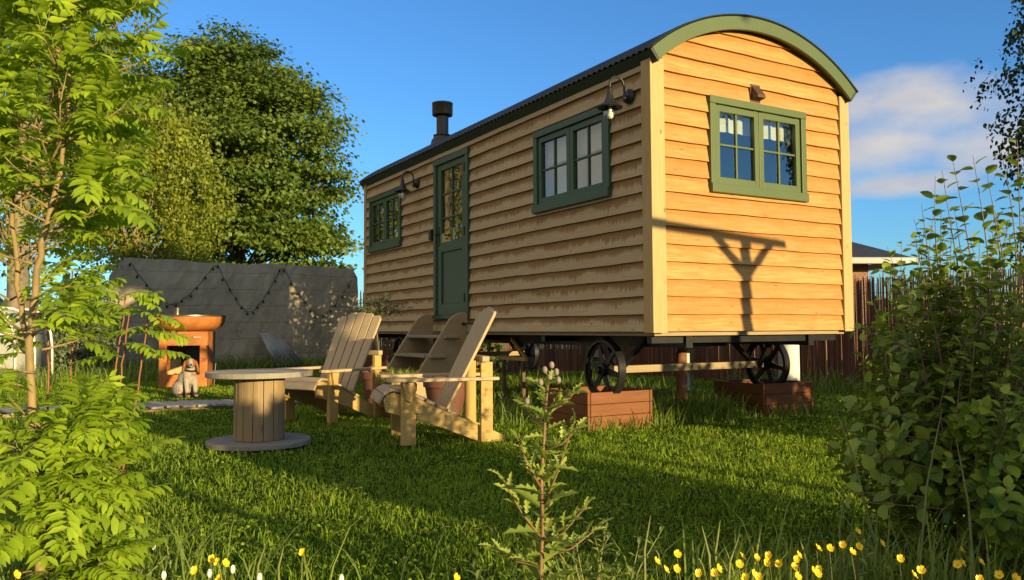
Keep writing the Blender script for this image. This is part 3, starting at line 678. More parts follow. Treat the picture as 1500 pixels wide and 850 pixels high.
# vent cowl on the gable
mb = MB(); u0, u1, zz0 = 1.085, 1.178, 2.795
mb.prism([(0.012, zz0 + 0.125), (0.036, zz0 + 0.125), (0.105, zz0 + 0.035), (0.105, zz0 + 0.010), (0.036, zz0), (0.012, zz0)], lambda o, z, s: end_map(s, z, o), u0, u1)
mb.build('vent_cowl', M['vent'], hut, bevel=0.003)
bars(end_map, [(u0 - 0.012, u1 + 0.012, zz0 - 0.015, zz0 + 0.14, 0.008, 0.033)]).build('vent_plate', M['vent'], hut, bevel=0.002)
# flue
fu, fv = 0.52, 4.95; fz = arc(fu, 1.90)
fl = MB().lathe([(0.082, fz - 0.12), (0.082, fz + 0.36), (0.088, fz + 0.365), (0.088, fz + 0.375), (0.075, fz + 0.375)], (fu, fv, 0), 24).build('flue_pipe', M['flue'], hut, smooth='auto')
MB().lathe([(0.17, fz - 0.10), (0.155, fz + 0.0), (0.115, fz + 0.07), (0.125, fz + 0.075), (0.125, fz + 0.085), (0.083, fz + 0.10)], (fu, fv, 0), 24).build('flashing', M['flue'], fl, smooth='auto')
MB().lathe([(0.083, fz + 0.34), (0.135, fz + 0.355), (0.140, fz + 0.37), (0.140, fz + 0.50), (0.143, fz + 0.505), (0.143, fz + 0.525), (0.10, fz + 0.535), (0.10, fz + 0.50)], (fu, fv, 0), 28).build('cowl', M['flue'], fl, smooth='auto')
# fisherman lamps
def lamp(v, z):
    pl = MB().lathe([(0.0, 0.0), (0.062, 0.0), (0.062, 0.012), (0.05, 0.022), (0.02, 0.026), (0.0, 0.026)], (-0.034, v, z), 20, Matrix.Rotation(R(-90), 4, 'Y'))
    pl.lathe([(0.0, 0.0), (0.030, 0.0), (0.022, 0.06), (0.0, 0.06)], (-0.036, v, z - 0.02), 12, Matrix.Rotation(R(-90), 4, 'Y'))
    lp = pl.build('wall_lamp', M['blackp'], hut, smooth='auto')
    o = 0.235; pts = [(-0.085, v, z - 0.055), (-0.088, v, z), (-0.090, v, z + 0.05)]
    for i in range(9):
        t = math.pi * i / 8
        pts.append((-(0.09 + (o - 0.09) / 2 * (1 - math.cos(t))), v, z + 0.07 + 0.075 * math.sin(t)))
    pts.append((-o, v, z + 0.02))
    MB().tube(pts, 0.0095, 8).build('arm', M['blackp'], lp, smooth=True)
    zs = z + 0.035
    MB().lathe([(0.0, zs), (0.018, zs), (0.022, zs - 0.03), (0.030, zs - 0.065), (0.045, zs - 0.10), (0.070, zs - 0.128), (0.100, zs - 0.145), (0.104, zs - 0.150), (0.100, zs - 0.156), (0.06, zs - 0.146), (0.05, zs - 0.15)], (-o, v, 0), 28).build('shade', M['blackp'], lp, smooth='auto')
    zg = zs - 0.150
    MB().lathe([(0.054, zg), (0.056, zg - 0.05), (0.054, zg - 0.075), (0.042, zg - 0.105), (0.02, zg - 0.122), (0.0, zg - 0.126)], (-o, v, 0), 20).build('glass_jar', M['glass'], lp, smooth=True)
    MB().lathe([(0.0, zg), (0.016, zg), (0.016, zg - 0.03), (0.012, zg - 0.034), (0.026, zg - 0.06), (0.027, zg - 0.075), (0.015, zg - 0.092), (0.0, zg - 0.096)], (-o, v, 0), 14).build('bulb', M['bowhite'], lp, smooth=True)
lamp(0.225, 2.731); lamp(4.53, 2.70)
# chassis
for u in (0.42, WID - 0.42): MB().box((u - 0.035, 0.06, FLOOR - 0.135), (u + 0.035, LEN - 0.06, FLOOR - 0.037)).build('chassis_beam', M['iron'], hut)
for v in (0.12, 1.7, 3.3, 4.9, LEN - 0.12): MB().box((0.05, v - 0.03, FLOOR - 0.095), (WID - 0.05, v + 0.03, FLOOR - 0.038)).build('cross_member', M['iron'], hut)
WR, HUBZ = 0.262, 0.485
def wheel(u, v):
    rt_ = Matrix.Rotation(R(90), 4, 'Y'); c = (u, v, HUBZ)
    wl = MB().lathe([(WR - 0.022, -0.036), (WR, -0.036), (WR, 0.036), (WR - 0.022, 0.036), (WR - 0.022, 0.010), (WR - 0.052, 0.007), (WR - 0.052, -0.007), (WR - 0.022, -0.010), (WR - 0.022, -0.036)], c, 48, rt_).build('wheel', M['iron'], hut, smooth='auto')
    hb = MB().lathe([(0.0, -0.085), (0.028, -0.085), (0.032, -0.05), (0.055, -0.045), (0.055, 0.045), (0.032, 0.05), (0.028, 0.075), (0.0, 0.075)], c, 20, rt_).build('hub', M['iron'], wl, smooth='auto')
    mb = MB()
    for k in range(6):
        a = R(60 * k + 12); pts = []
        for r, wdt in ((0.045, 0.030), (0.12, 0.024), (WR - 0.04, 0.020)):
            pts.append((r, wdt))
        for (r0, w0), (r1, w1) in zip(pts[:-1], pts[1:]):
            def P(r, w_, x): return (u + x, v + r * math.cos(a) - w_ * math.sin(a), HUBZ + r * math.sin(a) + w_ * math.cos(a))
            t = 0.011
            vs = [P(r0, -w0, -t), P(r0, w0, -t), P(r1, w1, -t), P(r1, -w1, -t), P(r0, -w0, t), P(r0, w0, t), P(r1, w1, t), P(r1, -w1, t)]
            mb.add(vs, [(0, 1, 2, 3), (7, 6, 5, 4), (0, 4, 5, 1), (2, 6, 7, 3), (1, 5, 6, 2), (0, 3, 7, 4)])
    mb.build('spokes', M['iron'], wl, bevel=0.003)
for v in (0.84, 5.45):
    for u in (0.14, WID - 0.14): wheel(u, v)
    MB().box((0.22, v - 0.035, HUBZ - 0.035), (WID - 0.22, v + 0.035, HUBZ + 0.03)).build('axle', M['axle'], hut, bevel=0.004)
    for u, d in ((0.28, 1), (0.28, -1), (WID - 0.28, 1), (WID - 0.28, -1)):
        top = (u + 0.10 * (1 if u < 1 else -1) * 1.0, v + 0.30 * d, FLOOR - 0.05); bot = (u, v + 0.02 * d, HUBZ - 0.03)
        mb = MB(); t = 0.016
        dx = Vector(top) - Vector(bot); sx = Vector((1, 0, 0)) * 0.022; sy = dx.cross(sx).normalized() * t
        vs = [Vector(bot) - sx - sy, Vector(bot) + sx - sy, Vector(bot) + sx + sy, Vector(bot) - sx + sy, Vector(top) - sx - sy, Vector(top) + sx - sy, Vector(top) + sx + sy, Vector(top) - sx + sy]
        mb.add(vs, [(0, 3, 2, 1), (4, 5, 6, 7), (0, 1, 5, 4), (1, 2, 6, 5), (2, 3, 7, 6), (3, 0, 4, 7)]); mb.build('brace', M['iron'], hut)
MB().lathe([(0.30, FLOOR - 0.14), (0.33, FLOOR - 0.14), (0.33, FLOOR - 0.115), (0.30, FLOOR - 0.115)], (1.15, 0.84, 0), 40).build('turntable', M['iron'], hut)
for u in (0.45, 1.85):
    MB().tube([(u, 0.2, FLOOR - 0.06), (u + (1.15 - u) * 0.45, 0.55, FLOOR - 0.085), (1.15, 0.84, FLOOR - 0.13)], 0.02, 8).build('tie_rod', M['iron'], hut, smooth=True)
jp = MB().lathe([(0.09, 0.0), (0.09, 0.03), (0.052, 0.035), (0.052, FLOOR - 0.20), (0.034, FLOOR - 0.19), (0.034, FLOOR - 0.09)], (1.13, 0.95, 0), 20).build('jack_post', M['rust'], hut, smooth='auto')
MB().box((1.19, 0.95, 0.25), (1.235, 0.99, FLOOR - 0.1)).build('strut', M['galv'], hut)

# ------------------------------------------------------------------ steps to the door
steps = empty('door_steps', hw(0, 3.555), 'wooden steps with curved side boards leading up to the green door', 'steps', YAW)
# local: x = u (outwards negative), y = v - 3.555
prof = [(-0.06, 1.02), (-0.10, 1.03), (-0.16, 1.025), (-0.22, 1.0), (-0.28, 0.955), (-0.86, 0.06), (-0.87, 0.0), (-0.56, 0.0), (-0.06, 0.62)]
for y0, y1 in ((-0.475, -0.435), (0.435, 0.475)):
    sgr = MB().prism(prof, lambda a, b, d: (a, d, b), y0, y1).build('stringer', M['oak'], steps, bevel=0.006)
    for x, z in ((-0.27, 0.775), (-0.44, 0.565), (-0.605, 0.355), (-0.77, 0.15)):
        yy = (y0 - 0.05, y0 - 0.002) if y0 < 0 else (y1 + 0.002, y1 + 0.05)
        MB().box((x - 0.09, yy[0], z - 0.028), (x + 0.09, yy[1], z + 0.004)).build('tenon', M['oak'], sgr, bevel=0.004)
for x, z in ((-0.27, 0.78), (-0.44, 0.57), (-0.605, 0.36), (-0.77, 0.155)):
    MB().box((x - 0.13, -0.433, z - 0.032), (x + 0.12, 0.433, z + 0.002)).build('tread', M['oak_tread'], steps, bevel=0.005)
hk = MB().tube([(-0.045, -0.60, 0.90), (-0.075, -0.60, 0.905), (-0.085, -0.58, 0.91), (-0.10, -0.50, 0.905), (-0.12, -0.478, 0.905)], 0.010, 8)
hk.ball((-0.05, -0.60, 0.90), 0.022); hk.ball((-0.12, -0.482, 0.905), 0.018); hk.build('hook', M['blackp'], steps, smooth=True)

# light timber bracket leaning under the hut
b0 = at(735, 519, 9.0); tr = empty('timber_bracket', hw(0.35, 2.75), 'small pale timber bracket standing under the hut behind the chair', 'bracket', YAW)
mb = MB().box((-0.02, -0.25, 0.50), (0.02, 0.30, 0.545)); mb.build('rail', M['pine_x'], tr, bevel=0.003)
mb = MB(); mb.prism([(-0.24, 0.548), (-0.20, 0.548), (0.08, 0.72), (0.06, 0.75)], lambda a, b, d: (d, a, b), -0.018, 0.018); mb.build('strut', M['pine_x'], tr, bevel=0.003)
mb = MB().box((-0.02, -0.19, 0.0), (0.02, -0.15, 0.498)); mb.build('leg', M['bark'], tr, bevel=0.003)  # dark colour on both legs stands in for shade under the hut
mb = MB().box((-0.02, 0.22, 0.0), (0.02, 0.26, 0.498)); mb.build('leg', M['bark'], tr, bevel=0.003)

# ------------------------------------------------------------------ chairs
def chair(loc, fwd, label):
    rz = math.atan2(fwd[1], fwd[0])
    t = empty('garden_chair', loc, label, 'chair', rz, 'wooden slatted garden chairs on the lawn')
    rail = [(0.85, 0.335), (0.83, 0.245), (0.42, 0.118), (0.13, 0.0), (-0.07, 0.0), (-0.06, 0.045), (0.12, 0.125), (0.33, 0.212), (0.60, 0.338), (0.77, 0.385), (0.82, 0.375)]
    for sg in (-1, 1):
        y = sorted((sg * 0.232, sg * 0.264))
        MB().prism(rail, lambda a, b, d: (a, d, b), *y).build('side_rail', M['pine_x'], t, bevel=0.004)
        y = sorted((sg * 0.268, sg * 0.304))
        lg = MB().box((0.615, y[0], 0.0), (0.725, y[1], 0.462))
        lg.lathe([(0.0, 0.0), (0.011, 0.0), (0.011, 0.006), (0.0, 0.008)], (0.67, sg * 0.304, 0.27), 10, Matrix.Rotation(R(-90 * sg), 4, 'X'))
        lg.lathe([(0.0, 0.0), (0.011, 0.0), (0.011, 0.006), (0.0, 0.008)], (0.64, sg * 0.304, 0.22), 10, Matrix.Rotation(R(-90 * sg), 4, 'X'))
        lg.build('leg', M['pine'], t, bevel=0.004)
        y2 = sorted((sg * 0.306, sg * 0.332))
        MB().prism([(0.63, 0.46), (0.72, 0.46), (0.69, 0.33), (0.65, 0.31)], lambda a, b, d: (a, d, b), *y2).build('bracket', M['pine'], t, bevel=0.004)
        y = sorted((sg * 0.268, sg * 0.304))
        MB().box((0.035, y[0], 0.0), (0.125, y[1], 0.60)).build('back_post', M['pine'], t, bevel=0.004)
        y0, y1 = sg * 0.245, sg * 0.370
        ap = [(-0.01, y0 + sg * 0.03), (-0.01, y0 + sg * 0.09), (0.40, y1 - sg * 0.01), (0.74, y1), (0.81, y1 - sg * 0.02), (0.835, (y0 + y1) / 2), (0.81, y0 + sg * 0.01), (0.74, y0 - sg * 0.005), (0.30, y0 + sg * 0.012)]
        MB().prism(ap, lambda a, b, d: (a, b, d), 0.463, 0.488).build('arm', M['slat_x'], t, bevel=0.005)
    seat = MB(); path = [(0.34, 0.235), (0.42, 0.272), (0.50, 0.308), (0.58, 0.347), (0.66, 0.378), (0.745, 0.402), (0.815, 0.396), (0.868, 0.345)]
    tl = [-24, -24, -24, -25, -20, -8, 28, 62]
    for i, (x, z) in enumerate(path):
        mt = Matrix.Translation((x, 0, z - 0.004)) @ Matrix.Rotation(R(tl[i]), 4, 'Y')
        seat.box((-0.037, -0.275, -0.011), (0.037, 0.275, 0.011), mt)
    seat.build('seat', M['slat_y'], t, bevel=0.004)
    back = MB(); lean = Vector((-0.452, 0, 0.892)); nrm = Vector((0.892, 0, 0.452)); org = Vector((0.375, 0, 0.215))
    wb, wt = 0.086, 0.100
    for i in range(5):
        k = i - 2; cb, ct = k * (wb + 0.012), k * (wt + 0.014)
        top = 0.895 - 0.013 * abs(k) ** 1.7
        pl = [(cb - wb / 2, -0.06), (cb + wb / 2, -0.06), (ct + wt / 2, top - 0.006 - 0.013 * max(k, 0)), (ct + wt / 4, top), (ct - wt / 4, top), (ct - wt / 2, top - 0.006 - 0.013 * max(-k, 0))]
        back.prism(pl, lambda a, b, d: org + lean * b + nrm * d + Vector((0, a, 0)), 0.0, 0.022)
    back.build('backrest', M['slat_x'], t, bevel=0.004)
    MB().box((0.10, -0.35, 0.602), (0.155, 0.35, 0.645), Matrix.Translation((-0.03, 0, 0)) ).build('cross_bar', M['slat_y'], t, bevel=0.004)
    mb = MB(); mb.box((-0.012, -0.23, -0.035), (0.012, 0.23, 0.035), Matrix.Translation(org + lean * 0.02 - nrm * 0.016) @ Matrix.Rotation(R(-27), 4, 'Y')); mb.build('cross_bar', M['slat_y'], t, bevel=0.003)
    return t
fr_ = Vector((-0.965, -0.262, 0)).normalized(); lr = Vector((-fr_.y, fr_.x, 0))     # lateral = local +y
nl = Vector((-0.765, 5.96, 0)); chair(nl - fr_ * 0.67 - lr * 0.29, fr_, 'wooden slatted garden chair nearer the planter, turned sideways with its back upright to the right')
fl_ = Vector((-0.54, -0.842, 0)).normalized(); ll = Vector((-fl_.y, fl_.x, 0))
nl = Vector((-1.63, 7.38, 0)); chair(nl - fl_ * 0.67 - ll * 0.29, fl_, 'wooden slatted garden chair behind the spool table, its slatted back facing the table')

# ------------------------------------------------------------------ spool table
tb = empty('spool_table', (-1.885, 6.06, 0), 'weathered wooden cable spool used as a low round garden table', 'table', R(8))
def disc(r, z0, z1, n=48, cut=5):
    mb = MB(); wv = []
    nb = 7; e = [-r + 2 * r * i / nb for i in range(nb + 1)]
    for a, b in zip(e[:-1], e[1:]):
        a2, b2 = a + 0.002, b - 0.002; top = []; bot = []
        for i in range(7):
            y = a2 + (b2 - a2) * i / 6; top.append((math.sqrt(max(r * r - y * y, 0.0002)), y))
        poly = top + [(-x, y) for x, y in top[::-1]]
        dz = random.uniform(-0.002, 0.002)
        mb.prism(poly, lambda p, q, d: (p, q, d), z0 + dz, z1 + dz)
    return mb
disc(0.385, 0.505, 0.545).build('top', M['spool_top'], tb, bevel=0.004)
disc(0.375, 0.003, 0.040).build('base', M['spool_top'], tb, bevel=0.004)
mb = MB(); ns = 15
for k in range(ns):
    a0, a1 = 2 * math.pi * k / ns + 0.012, 2 * math.pi * (k + 1) / ns - 0.012
    ro, ri = 0.182 + random.uniform(-0.002, 0.002), 0.162
    mb.prism([(ri * math.cos(a0), ri * math.sin(a0)), (ro * math.cos(a0), ro * math.sin(a0)), (ro * 1.004 * math.cos((a0 + a1) / 2), ro * 1.004 * math.sin((a0 + a1) / 2)), (ro * math.cos(a1), ro * math.sin(a1)), (ri * math.cos(a1), ri * math.sin(a1))], lambda p, q, d: (p, q, d), 0.041, 0.504)
mb.build('drum', M['spool'], tb, bevel=0.003)

# ------------------------------------------------------------------ planter boxes
def planter(u0, v0, label, sx=0.70, sy=0.66, h=0.305):
    p = empty('planter_box', hw(u0, v0), label, 'planter', YAW, 'stained planter boxes under the wheels')
    t = 0.028
    for k in range(3):
        z0 = h * k / 3 + (0.002 if k else -0.03); z1 = h * (k + 1) / 3 - 0.002
        pass
    f = MB(); s = MB()
    for k in range(3):
        z0 = h * k / 3 + 0.002 if k else -0.03; z1 = h * (k + 1) / 3 - 0.002
        f.box((0.034, 0, z0), (sx - 0.034, t, z1)); f.box((0.034, sy - t, z0), (sx - 0.034, sy, z1))
        s.box((0, 0.0, z0), (t, sy, z1)); s.box((sx - t, 0.0, z0), (sx, sy, z1))
    f.build('long_side', M['planter'], p, bevel=0.003); s.build('short_side', M['planter_y'], p, bevel=0.003)
    for x in (0.031, sx - 0.059):
        for y in (0.03, sy - 0.06): MB().box((x, y, -0.02), (x + 0.028, y + 0.028, h - 0.01)).build('corner_batten', M['planter'], p)
    n = 12; so_ = MB(); vs = []
    for j in range(n + 1):
        for i in range(n + 1): vs.append((0.03 + (sx - 0.06) * i / n, 0.03 + (sy - 0.06) * j / n, h - 0.075 + random.uniform(-0.012, 0.012)))
    so_.add(vs, [(j * (n + 1) + i, j * (n + 1) + i + 1, (j + 1) * (n + 1) + i + 1, (j + 1) * (n + 1) + i) for j in range(n) for i in range(n)])
    so_.build('soil', M['soil'], p, smooth=True)
    return p
planter(-0.165, 0.67, 'red brown stained planter box round the left iron wheel, front face in sun')
planter(1.82, 0.58, 'dark shaded planter box round the right iron wheel beside the white pipe')

# ------------------------------------------------------------------ pots and small plants by the steps
def pot(name, loc, r, h, label, cat, group=None, flip=1):
    p = empty(name, loc, label, cat, random.uniform(0, 3), group)
    MB().lathe([(0.0, 0.0), (r * 0.66, 0.0), (r * 0.92, h * 0.78), (r, h * 0.79), (r * 1.02, h), (r * 0.90, h), (r * 0.86, h * 0.86), (0.0, h * 0.86)], (0, 0, 0), 28).build('pot', M['terra'], p, smooth='auto')
    return p
op = pot('potted_olive', (-1.50, 9.05, 0), 0.20, 0.38, 'thin olive standard in a terracotta pot before the hut wall', 'potted tree')
MB().tube([(0, 0, 0.3), (0.015, 0.01, 0.6), (-0.01, 0.02, 0.85), (0.02, 0.0, 1.05)], [0.014, 0.012, 0.011, 0.008], 8).build('trunk', M['bark'], op, smooth=True)
tw = MB(); P_ = []; D_ = []
for i in range(46):
    d = Vector((random.gauss(0, 1), random.gauss(0, 1), random.uniform(0.0, 1.1))).normalized(); L = random.uniform(0.18, 0.36) * (1.15 if abs(d.z) < 0.5 else 0.85)
    a = Vector((0.015, 0.0, random.uniform(0.98, 1.08))); b = a + d * L * 0.6 + Vector((0, 0, 0.02)); e = a + d * L + Vector((0, 0, -0.03))
    tw.tube([a, b, e], [0.004, 0.003, 0.0015], 4)
    for k in range(20):
        f = random.uniform(0.35, 1.05); p = a + (e - a) * f + Vector((random.gauss(0, .022), random.gauss(0, .022), random.gauss(0, .02)))
        P_.append(p); D_.append(d + Vector((random.gauss(0, .7), random.gauss(0, .7), random.gauss(0, .6))))
tw.build('branches', M['bark'], op, smooth=True)
P_ = np.array([tuple(p) for p in P_]); D_ = np.array([tuple(p) for p in D_])
leaves('leaves', M['leaf_olive'], P_, D_, rnd_dirs(len(P_)), rng.uniform(.03, .05, len(P_)), .009, rng.uniform(0, 1, len(P_)), OVAL, op)
lp = pot('potted_lavender', (-1.08, 7.72, 0), 0.17, 0.33, 'spiky green lavender in a dark pot between the two chairs', 'potted plant')
n = 170; a = rng.uniform(0, 2 * np.pi, n); rr = 0.13 * np.sqrt(rng.uniform(0, 1, n))
P_ = np.stack([rr * np.cos(a), rr * np.sin(a), np.full(n, 0.27)], 1); D_ = np.stack([np.cos(a) * rr * 3 + rng.normal(0, .12, n), np.sin(a) * rr * 3 + rng.normal(0, .12, n), np.ones(n)], 1)
leaves('leaves', M['leaf_weed'], P_, D_, rnd_dirs(n), rng.uniform(.14, .26, n), .014, rng.uniform(0, 1, n), LONGB, lp)
pp = pot('plant_pot', (-0.62, 7.55, 0), 0.21, 0.40, 'large brown plant pot behind the seat of the near chair', 'plant pot')
n = 60; a = rng.uniform(0, 2 * np.pi, n)
leaves('leaves', M['leaf_hedge'], np.stack([.12 * np.cos(a), .12 * np.sin(a), np.full(n, .34)], 1), np.stack([np.cos(a), np.sin(a), rng.uniform(.3, 1.2, n)], 1), rnd_dirs(n), rng.uniform(.06, .12, n), .045, rng.uniform(0, 1, n), OVAL, pp)
# timber edging by the steps
e = empty('timber_edging', (-1.55, 8.35, 0), 'low sunlit timber edging on the grass below the steps', 'edging', R(14))
MB().box((-0.05, -0.04, -0.01), (1.0, 0.04, 0.085)).build('plank', M['planter'], e, bevel=0.005)
MB().box((0.0, 0.042, -0.01), (0.04, 0.08, 0.06)).build('peg', M['axle'], e, bevel=0.003)
MB().box((0.9, 0.042, -0.01), (0.94, 0.08, 0.06)).build('peg', M['axle'], e, bevel=0.003)

# ------------------------------------------------------------------ fire bowl, logs, poker, cup
PX, PY = -5.02, 12.55
fp = empty('fire_bowl', (PX, PY, 0), 'round rusty steel fire bowl with black rim on a square open box base', 'fire bowl', R(11))
s_ = 0.345; hb_ = 0.83; t = 0.02
mb = MB(); op_ = (-0.235, 0.235, 0.18, 0.62)
mb.box((-s_, -s_, 0), (op_[0], -s_ + t, hb_)); mb.box((op_[1], -s_, 0), (s_, -s_ + t, hb_)); mb.box((op_[0], -s_, op_[3]), (op_[1], -s_ + t, hb_)); mb.box((op_[0], -s_, 0), (op_[1], -s_ + t, op_[2]))
mb.box((-s_, -s_ + t, 0), (-s_ + t, s_, hb_)); mb.box((s_ - t, -s_ + t, 0), (s_, s_, hb_)); mb.box((-s_ + t, s_ - t, 0), (s_ - t, s_, hb_)); mb.box((-s_ + t, -s_ + t, hb_ - t), (s_ - t, s_ - t, hb_ - 0.001)); mb.box((-s_ + t, -s_ + t, op_[2] - 0.02), (s_ - t, s_ - t, op_[2]))
mb.build('base', M['corten'], fp, clean=True)
fb = MB(); fb.box((-s_ + t + 0.002, s_ - t - 0.012, 0.20), (s_ - t - 0.002, s_ - t - 0.003, hb_ - 0.03)); fb.box((s_ - t - 0.012, -s_ + t + 0.002, 0.20), (s_ - t - 0.003, s_ - t - 0.014, hb_ - 0.03)); fb.build('shade_lining', M['blackp'], fp)  # black panels at back and right stand in for shade inside the opening
MB().box((0.14, -s_ - 0.03, 0.735), (0.25, -s_ - 0.002, 0.752)).build('handle', M['galv'], fp)
MB().lathe([(0.0, hb_ + 0.002), (0.30, hb_ + 0.004), (0.42, hb_ + 0.03), (0.50, hb_ + 0.085), (0.535, hb_ + 0.15), (0.545, hb_ + 0.225), (0.535, hb_ + 0.225), (0.52, hb_ + 0.15), (0.40, hb_ + 0.06), (0.0, hb_ + 0.05)], (0, 0, 0), 48).build('bowl', M['corten'], fp, smooth='auto')
MB().lathe([(0.22, hb_ + 0.218), (0.55, hb_ + 0.227), (0.555, hb_ + 0.232), (0.555, hb_ + 0.247), (0.55, hb_ + 0.250), (0.22, hb_ + 0.235), (0.22, hb_ + 0.218)], (0, 0, 0), 48).build('griddle_ring', M['steel'], fp, smooth='auto')
cu = MB().lathe([(0.0, 0.0), (0.045, 0.0), (0.055, 0.11), (0.05, 0.11), (0.042, 0.01), (0.0, 0.01)], (0, 0, 0), 16).build('steel_cup', M['steel'], None, smooth='auto')
cu.location = (PX - 0.02, PY - 0.38, hb_ + 0.247); tag(cu, 'small metal cup standing on the rim of the fire bowl', 'cup')
def log(loc, L, r, rz, tilt, label):
    pr = [(0, 0.0), (r * 1.1, 0.1 * r), (r * 1.2, r * 0.7), (r * 0.5, r * 1.5), (-r * 0.3, r * 1.2)]
    mb = MB().prism(pr, lambda a, b, d: (d, a, b), -L / 2, L / 2); o = mb.build('firewood_log', M['log'], None, bevel=0.006)
    o.location = loc; o.rotation_euler = (0, tilt, rz); return tag(o, label, 'log', 'firewood in the fire bowl base')
log((PX - 0.12, PY - 0.20, 0.19), 0.34, 0.055, R(20), R(-18), 'pale split log poking out of the fire bowl base')
log((PX + 0.05, PY - 0.05, 0.18), 0.40, 0.06, R(8), 0.0, 'split log lying flat inside the fire bowl base')
log((PX + 0.02, PY + 0.10, 0.18), 0.40, 0.06, R(4), 0.0, 'split log furthest back inside the fire bowl base')
pk = MB().tube([(0, 0, 0), (0.02, 0.01, 0.35), (-0.14, 0.12, 0.62)], 0.011, 6).build('fire_poker', M['iron'], None)
pk.location = (PX + 0.56, PY - 0.42, 0); tag(pk, 'dark iron poker leaning on the right side of the fire bowl base', 'poker')

# ------------------------------------------------------------------ dog
dog = empty('dog', (-4.16, 10.38, 0), 'white and tan spaniel sitting on the grass before the fire bowl', 'dog', R(-40))
b = MB(); HR = Matrix.Rotation(R(-25), 4, 'Z')
def hd3(x, y, z): return Vector((0.08, 0, 0)) + HR @ Vector((x - 0.08, y, z))
def cap(p, q, r0, r1, n=6):
    for i in range(n + 1):
        f = i / n; b.ball(Vector(p).lerp(Vector(q), f), r0 + (r1 - r0) * f, 10, 7)
ry = Matrix.Rotation(R(-32), 4, 'Y')
b.ball((-0.10, 0, 0.125), (0.135, 0.115, 0.125)); b.ball((-0.02, 0, 0.215), (0.115, 0.105, 0.165), mat=ry.inverted())
b.ball((0.055, 0, 0.275), (0.085, 0.088, 0.125)); b.ball((0.08, 0, 0.36), (0.062, 0.060, 0.085))
b.ball(hd3(0.115, 0, 0.435), (0.075, 0.066, 0.062), mat=HR); b.ball(hd3(0.165, 0, 0.414), (0.055, 0.038, 0.034), mat=HR); b.ball(hd3(0.205, 0, 0.404), (0.030, 0.028, 0.026), mat=HR)
for sg in (-1, 1):
    b.ball((-0.07, sg * 0.085, 0.105), (0.115, 0.058, 0.095)); b.ball((0.03, sg * 0.115, 0.025), (0.075, 0.032, 0.024))
    cap((0.085, sg * 0.056, 0.24), (0.115, sg * 0.056, 0.03), 0.038, 0.027); b.ball((0.135, sg * 0.056, 0.022), (0.042, 0.03, 0.022))
cap((-0.20, 0.0, 0.06), (-0.30, 0.08, 0.035), 0.03, 0.022)
db = b.build('body', M['coat'], dog, clean=False)
rm = db.modifiers.new('one_skin', 'REMESH'); rm.mode = 'VOXEL'; rm.voxel_size = 0.010; rm.use_smooth_shade = True
sm_ = db.modifiers.new('soft', 'SMOOTH'); sm_.factor = 0.5; sm_.iterations = 4
for sg in (-1, 1):
    mb = MB().ball(hd3(0.098, sg * 0.078, 0.388), (0.046, 0.020, 0.082), mat=HR @ Matrix.Rotation(R(12 * sg), 4, 'X')); mb.build('ear', M['ear'], dog, smooth=True)
    MB().ball(hd3(0.168, sg * 0.030, 0.444), 0.0105, 10, 7).build('eye', M['blackp'], dog, smooth=True)
MB().ball(hd3(0.232, 0, 0.414), (0.012, 0.016, 0.012), 10, 7).build('nose', M['blackp'], dog, smooth=True)
MB().lathe([(0.066, -0.011), (0.074, -0.011), (0.074, 0.011), (0.066, 0.011), (0.066, -0.011)], (0.083, 0, 0.348), 24, Matrix.Rotation(R(14), 4, 'Y')).build('collar', M['blackp'], dog, smooth='auto')
mb = MB(); mb.box((0.125, -0.020, 0.380), (0.150, 0.020, 0.386), Matrix.Translation((0.08, 0, 0)) @ HR); mb.build('mouth', M['blackp'], dog, bevel=0.002)

# ------------------------------------------------------------------ duckboard path
dp = empty('board_path', (-3.70, 8.95, 0), 'path of grey weathered boards laid across the lawn near the dog', 'path', R(24.5))
mb = MB(); x = -1.55
while x < 1.75:
    wdt = 0.128 + random.uniform(-0.006, 0.006)
    mt = Matrix.Translation((x, random.uniform(-0.02, 0.02), 0.036 + random.uniform(-0.004, 0.004))) @ Matrix.Rotation(R(18 + random.uniform(-1.5, 1.5)), 4, 'Z')
    mb.box((-wdt / 2, -0.34, -0.012), (wdt / 2, 0.34, 0.012), mt); x += 0.156
mb.build('boards', M['board'], dp, bevel=0.003)
for y in (-0.22, 0.22): MB().box((-1.6, y - 0.03, -0.02), (1.75, y + 0.03, 0.0235)).build('bearer', M['spool'], dp)

# ------------------------------------------------------------------ concrete wall with string lights
A, B = Vector((-8.30, 16.84, 0)), Vector((-3.72, 19.5, 0)); dw = (B - A); WL = dw.length; wa = math.atan2(dw.y, dw.x)
cw = empty('concrete_wall', A, 'old board marked concrete wall with rough broken left end and cracks', 'wall', wa)
mb = MB(); nx_ = 48; nz_ = 14; vs = []
def wtop(x): return 2.37 - 0.05 * (x / WL) + 0.018 * math.sin(x * 2.1) + 0.012 * math.sin(x * 6.3) - (0.35 * max(0, (0.30 - x) / 0.30) ** 2) - 0.22 * max(0, (x - WL + 0.22) / 0.22) ** 2
def slant(z): return -0.20 + 0.16 * z / 2.3 if True else 0
for layer, yy in enumerate((0.0, 0.55)):
    for j in range(nz_ + 1):
        for i in range(nx_ + 1):
            f = i / nx_; zt = wtop(f * WL); z = -0.05 + (zt + 0.05) * j / nz_
            x = f * WL + (1 - f) ** 6 * slant(z) + random.uniform(-.01, .01)
            vs.append((x, yy + (random.uniform(-.012, .012)), z))
n1_ = nx_ + 1; lay = n1_ * (nz_ + 1); fs = []
for l in (0, 1):
    for j in range(nz_):
        for i in range(nx_): fs.append(tuple(l * lay + q for q in (j * n1_ + i, j * n1_ + i + 1, (j + 1) * n1_ + i + 1, (j + 1) * n1_ + i)))
for i in range(nx_): fs.append((nz_ * n1_ + i, nz_ * n1_ + i + 1, lay + nz_ * n1_ + i + 1, lay + nz_ * n1_ + i))
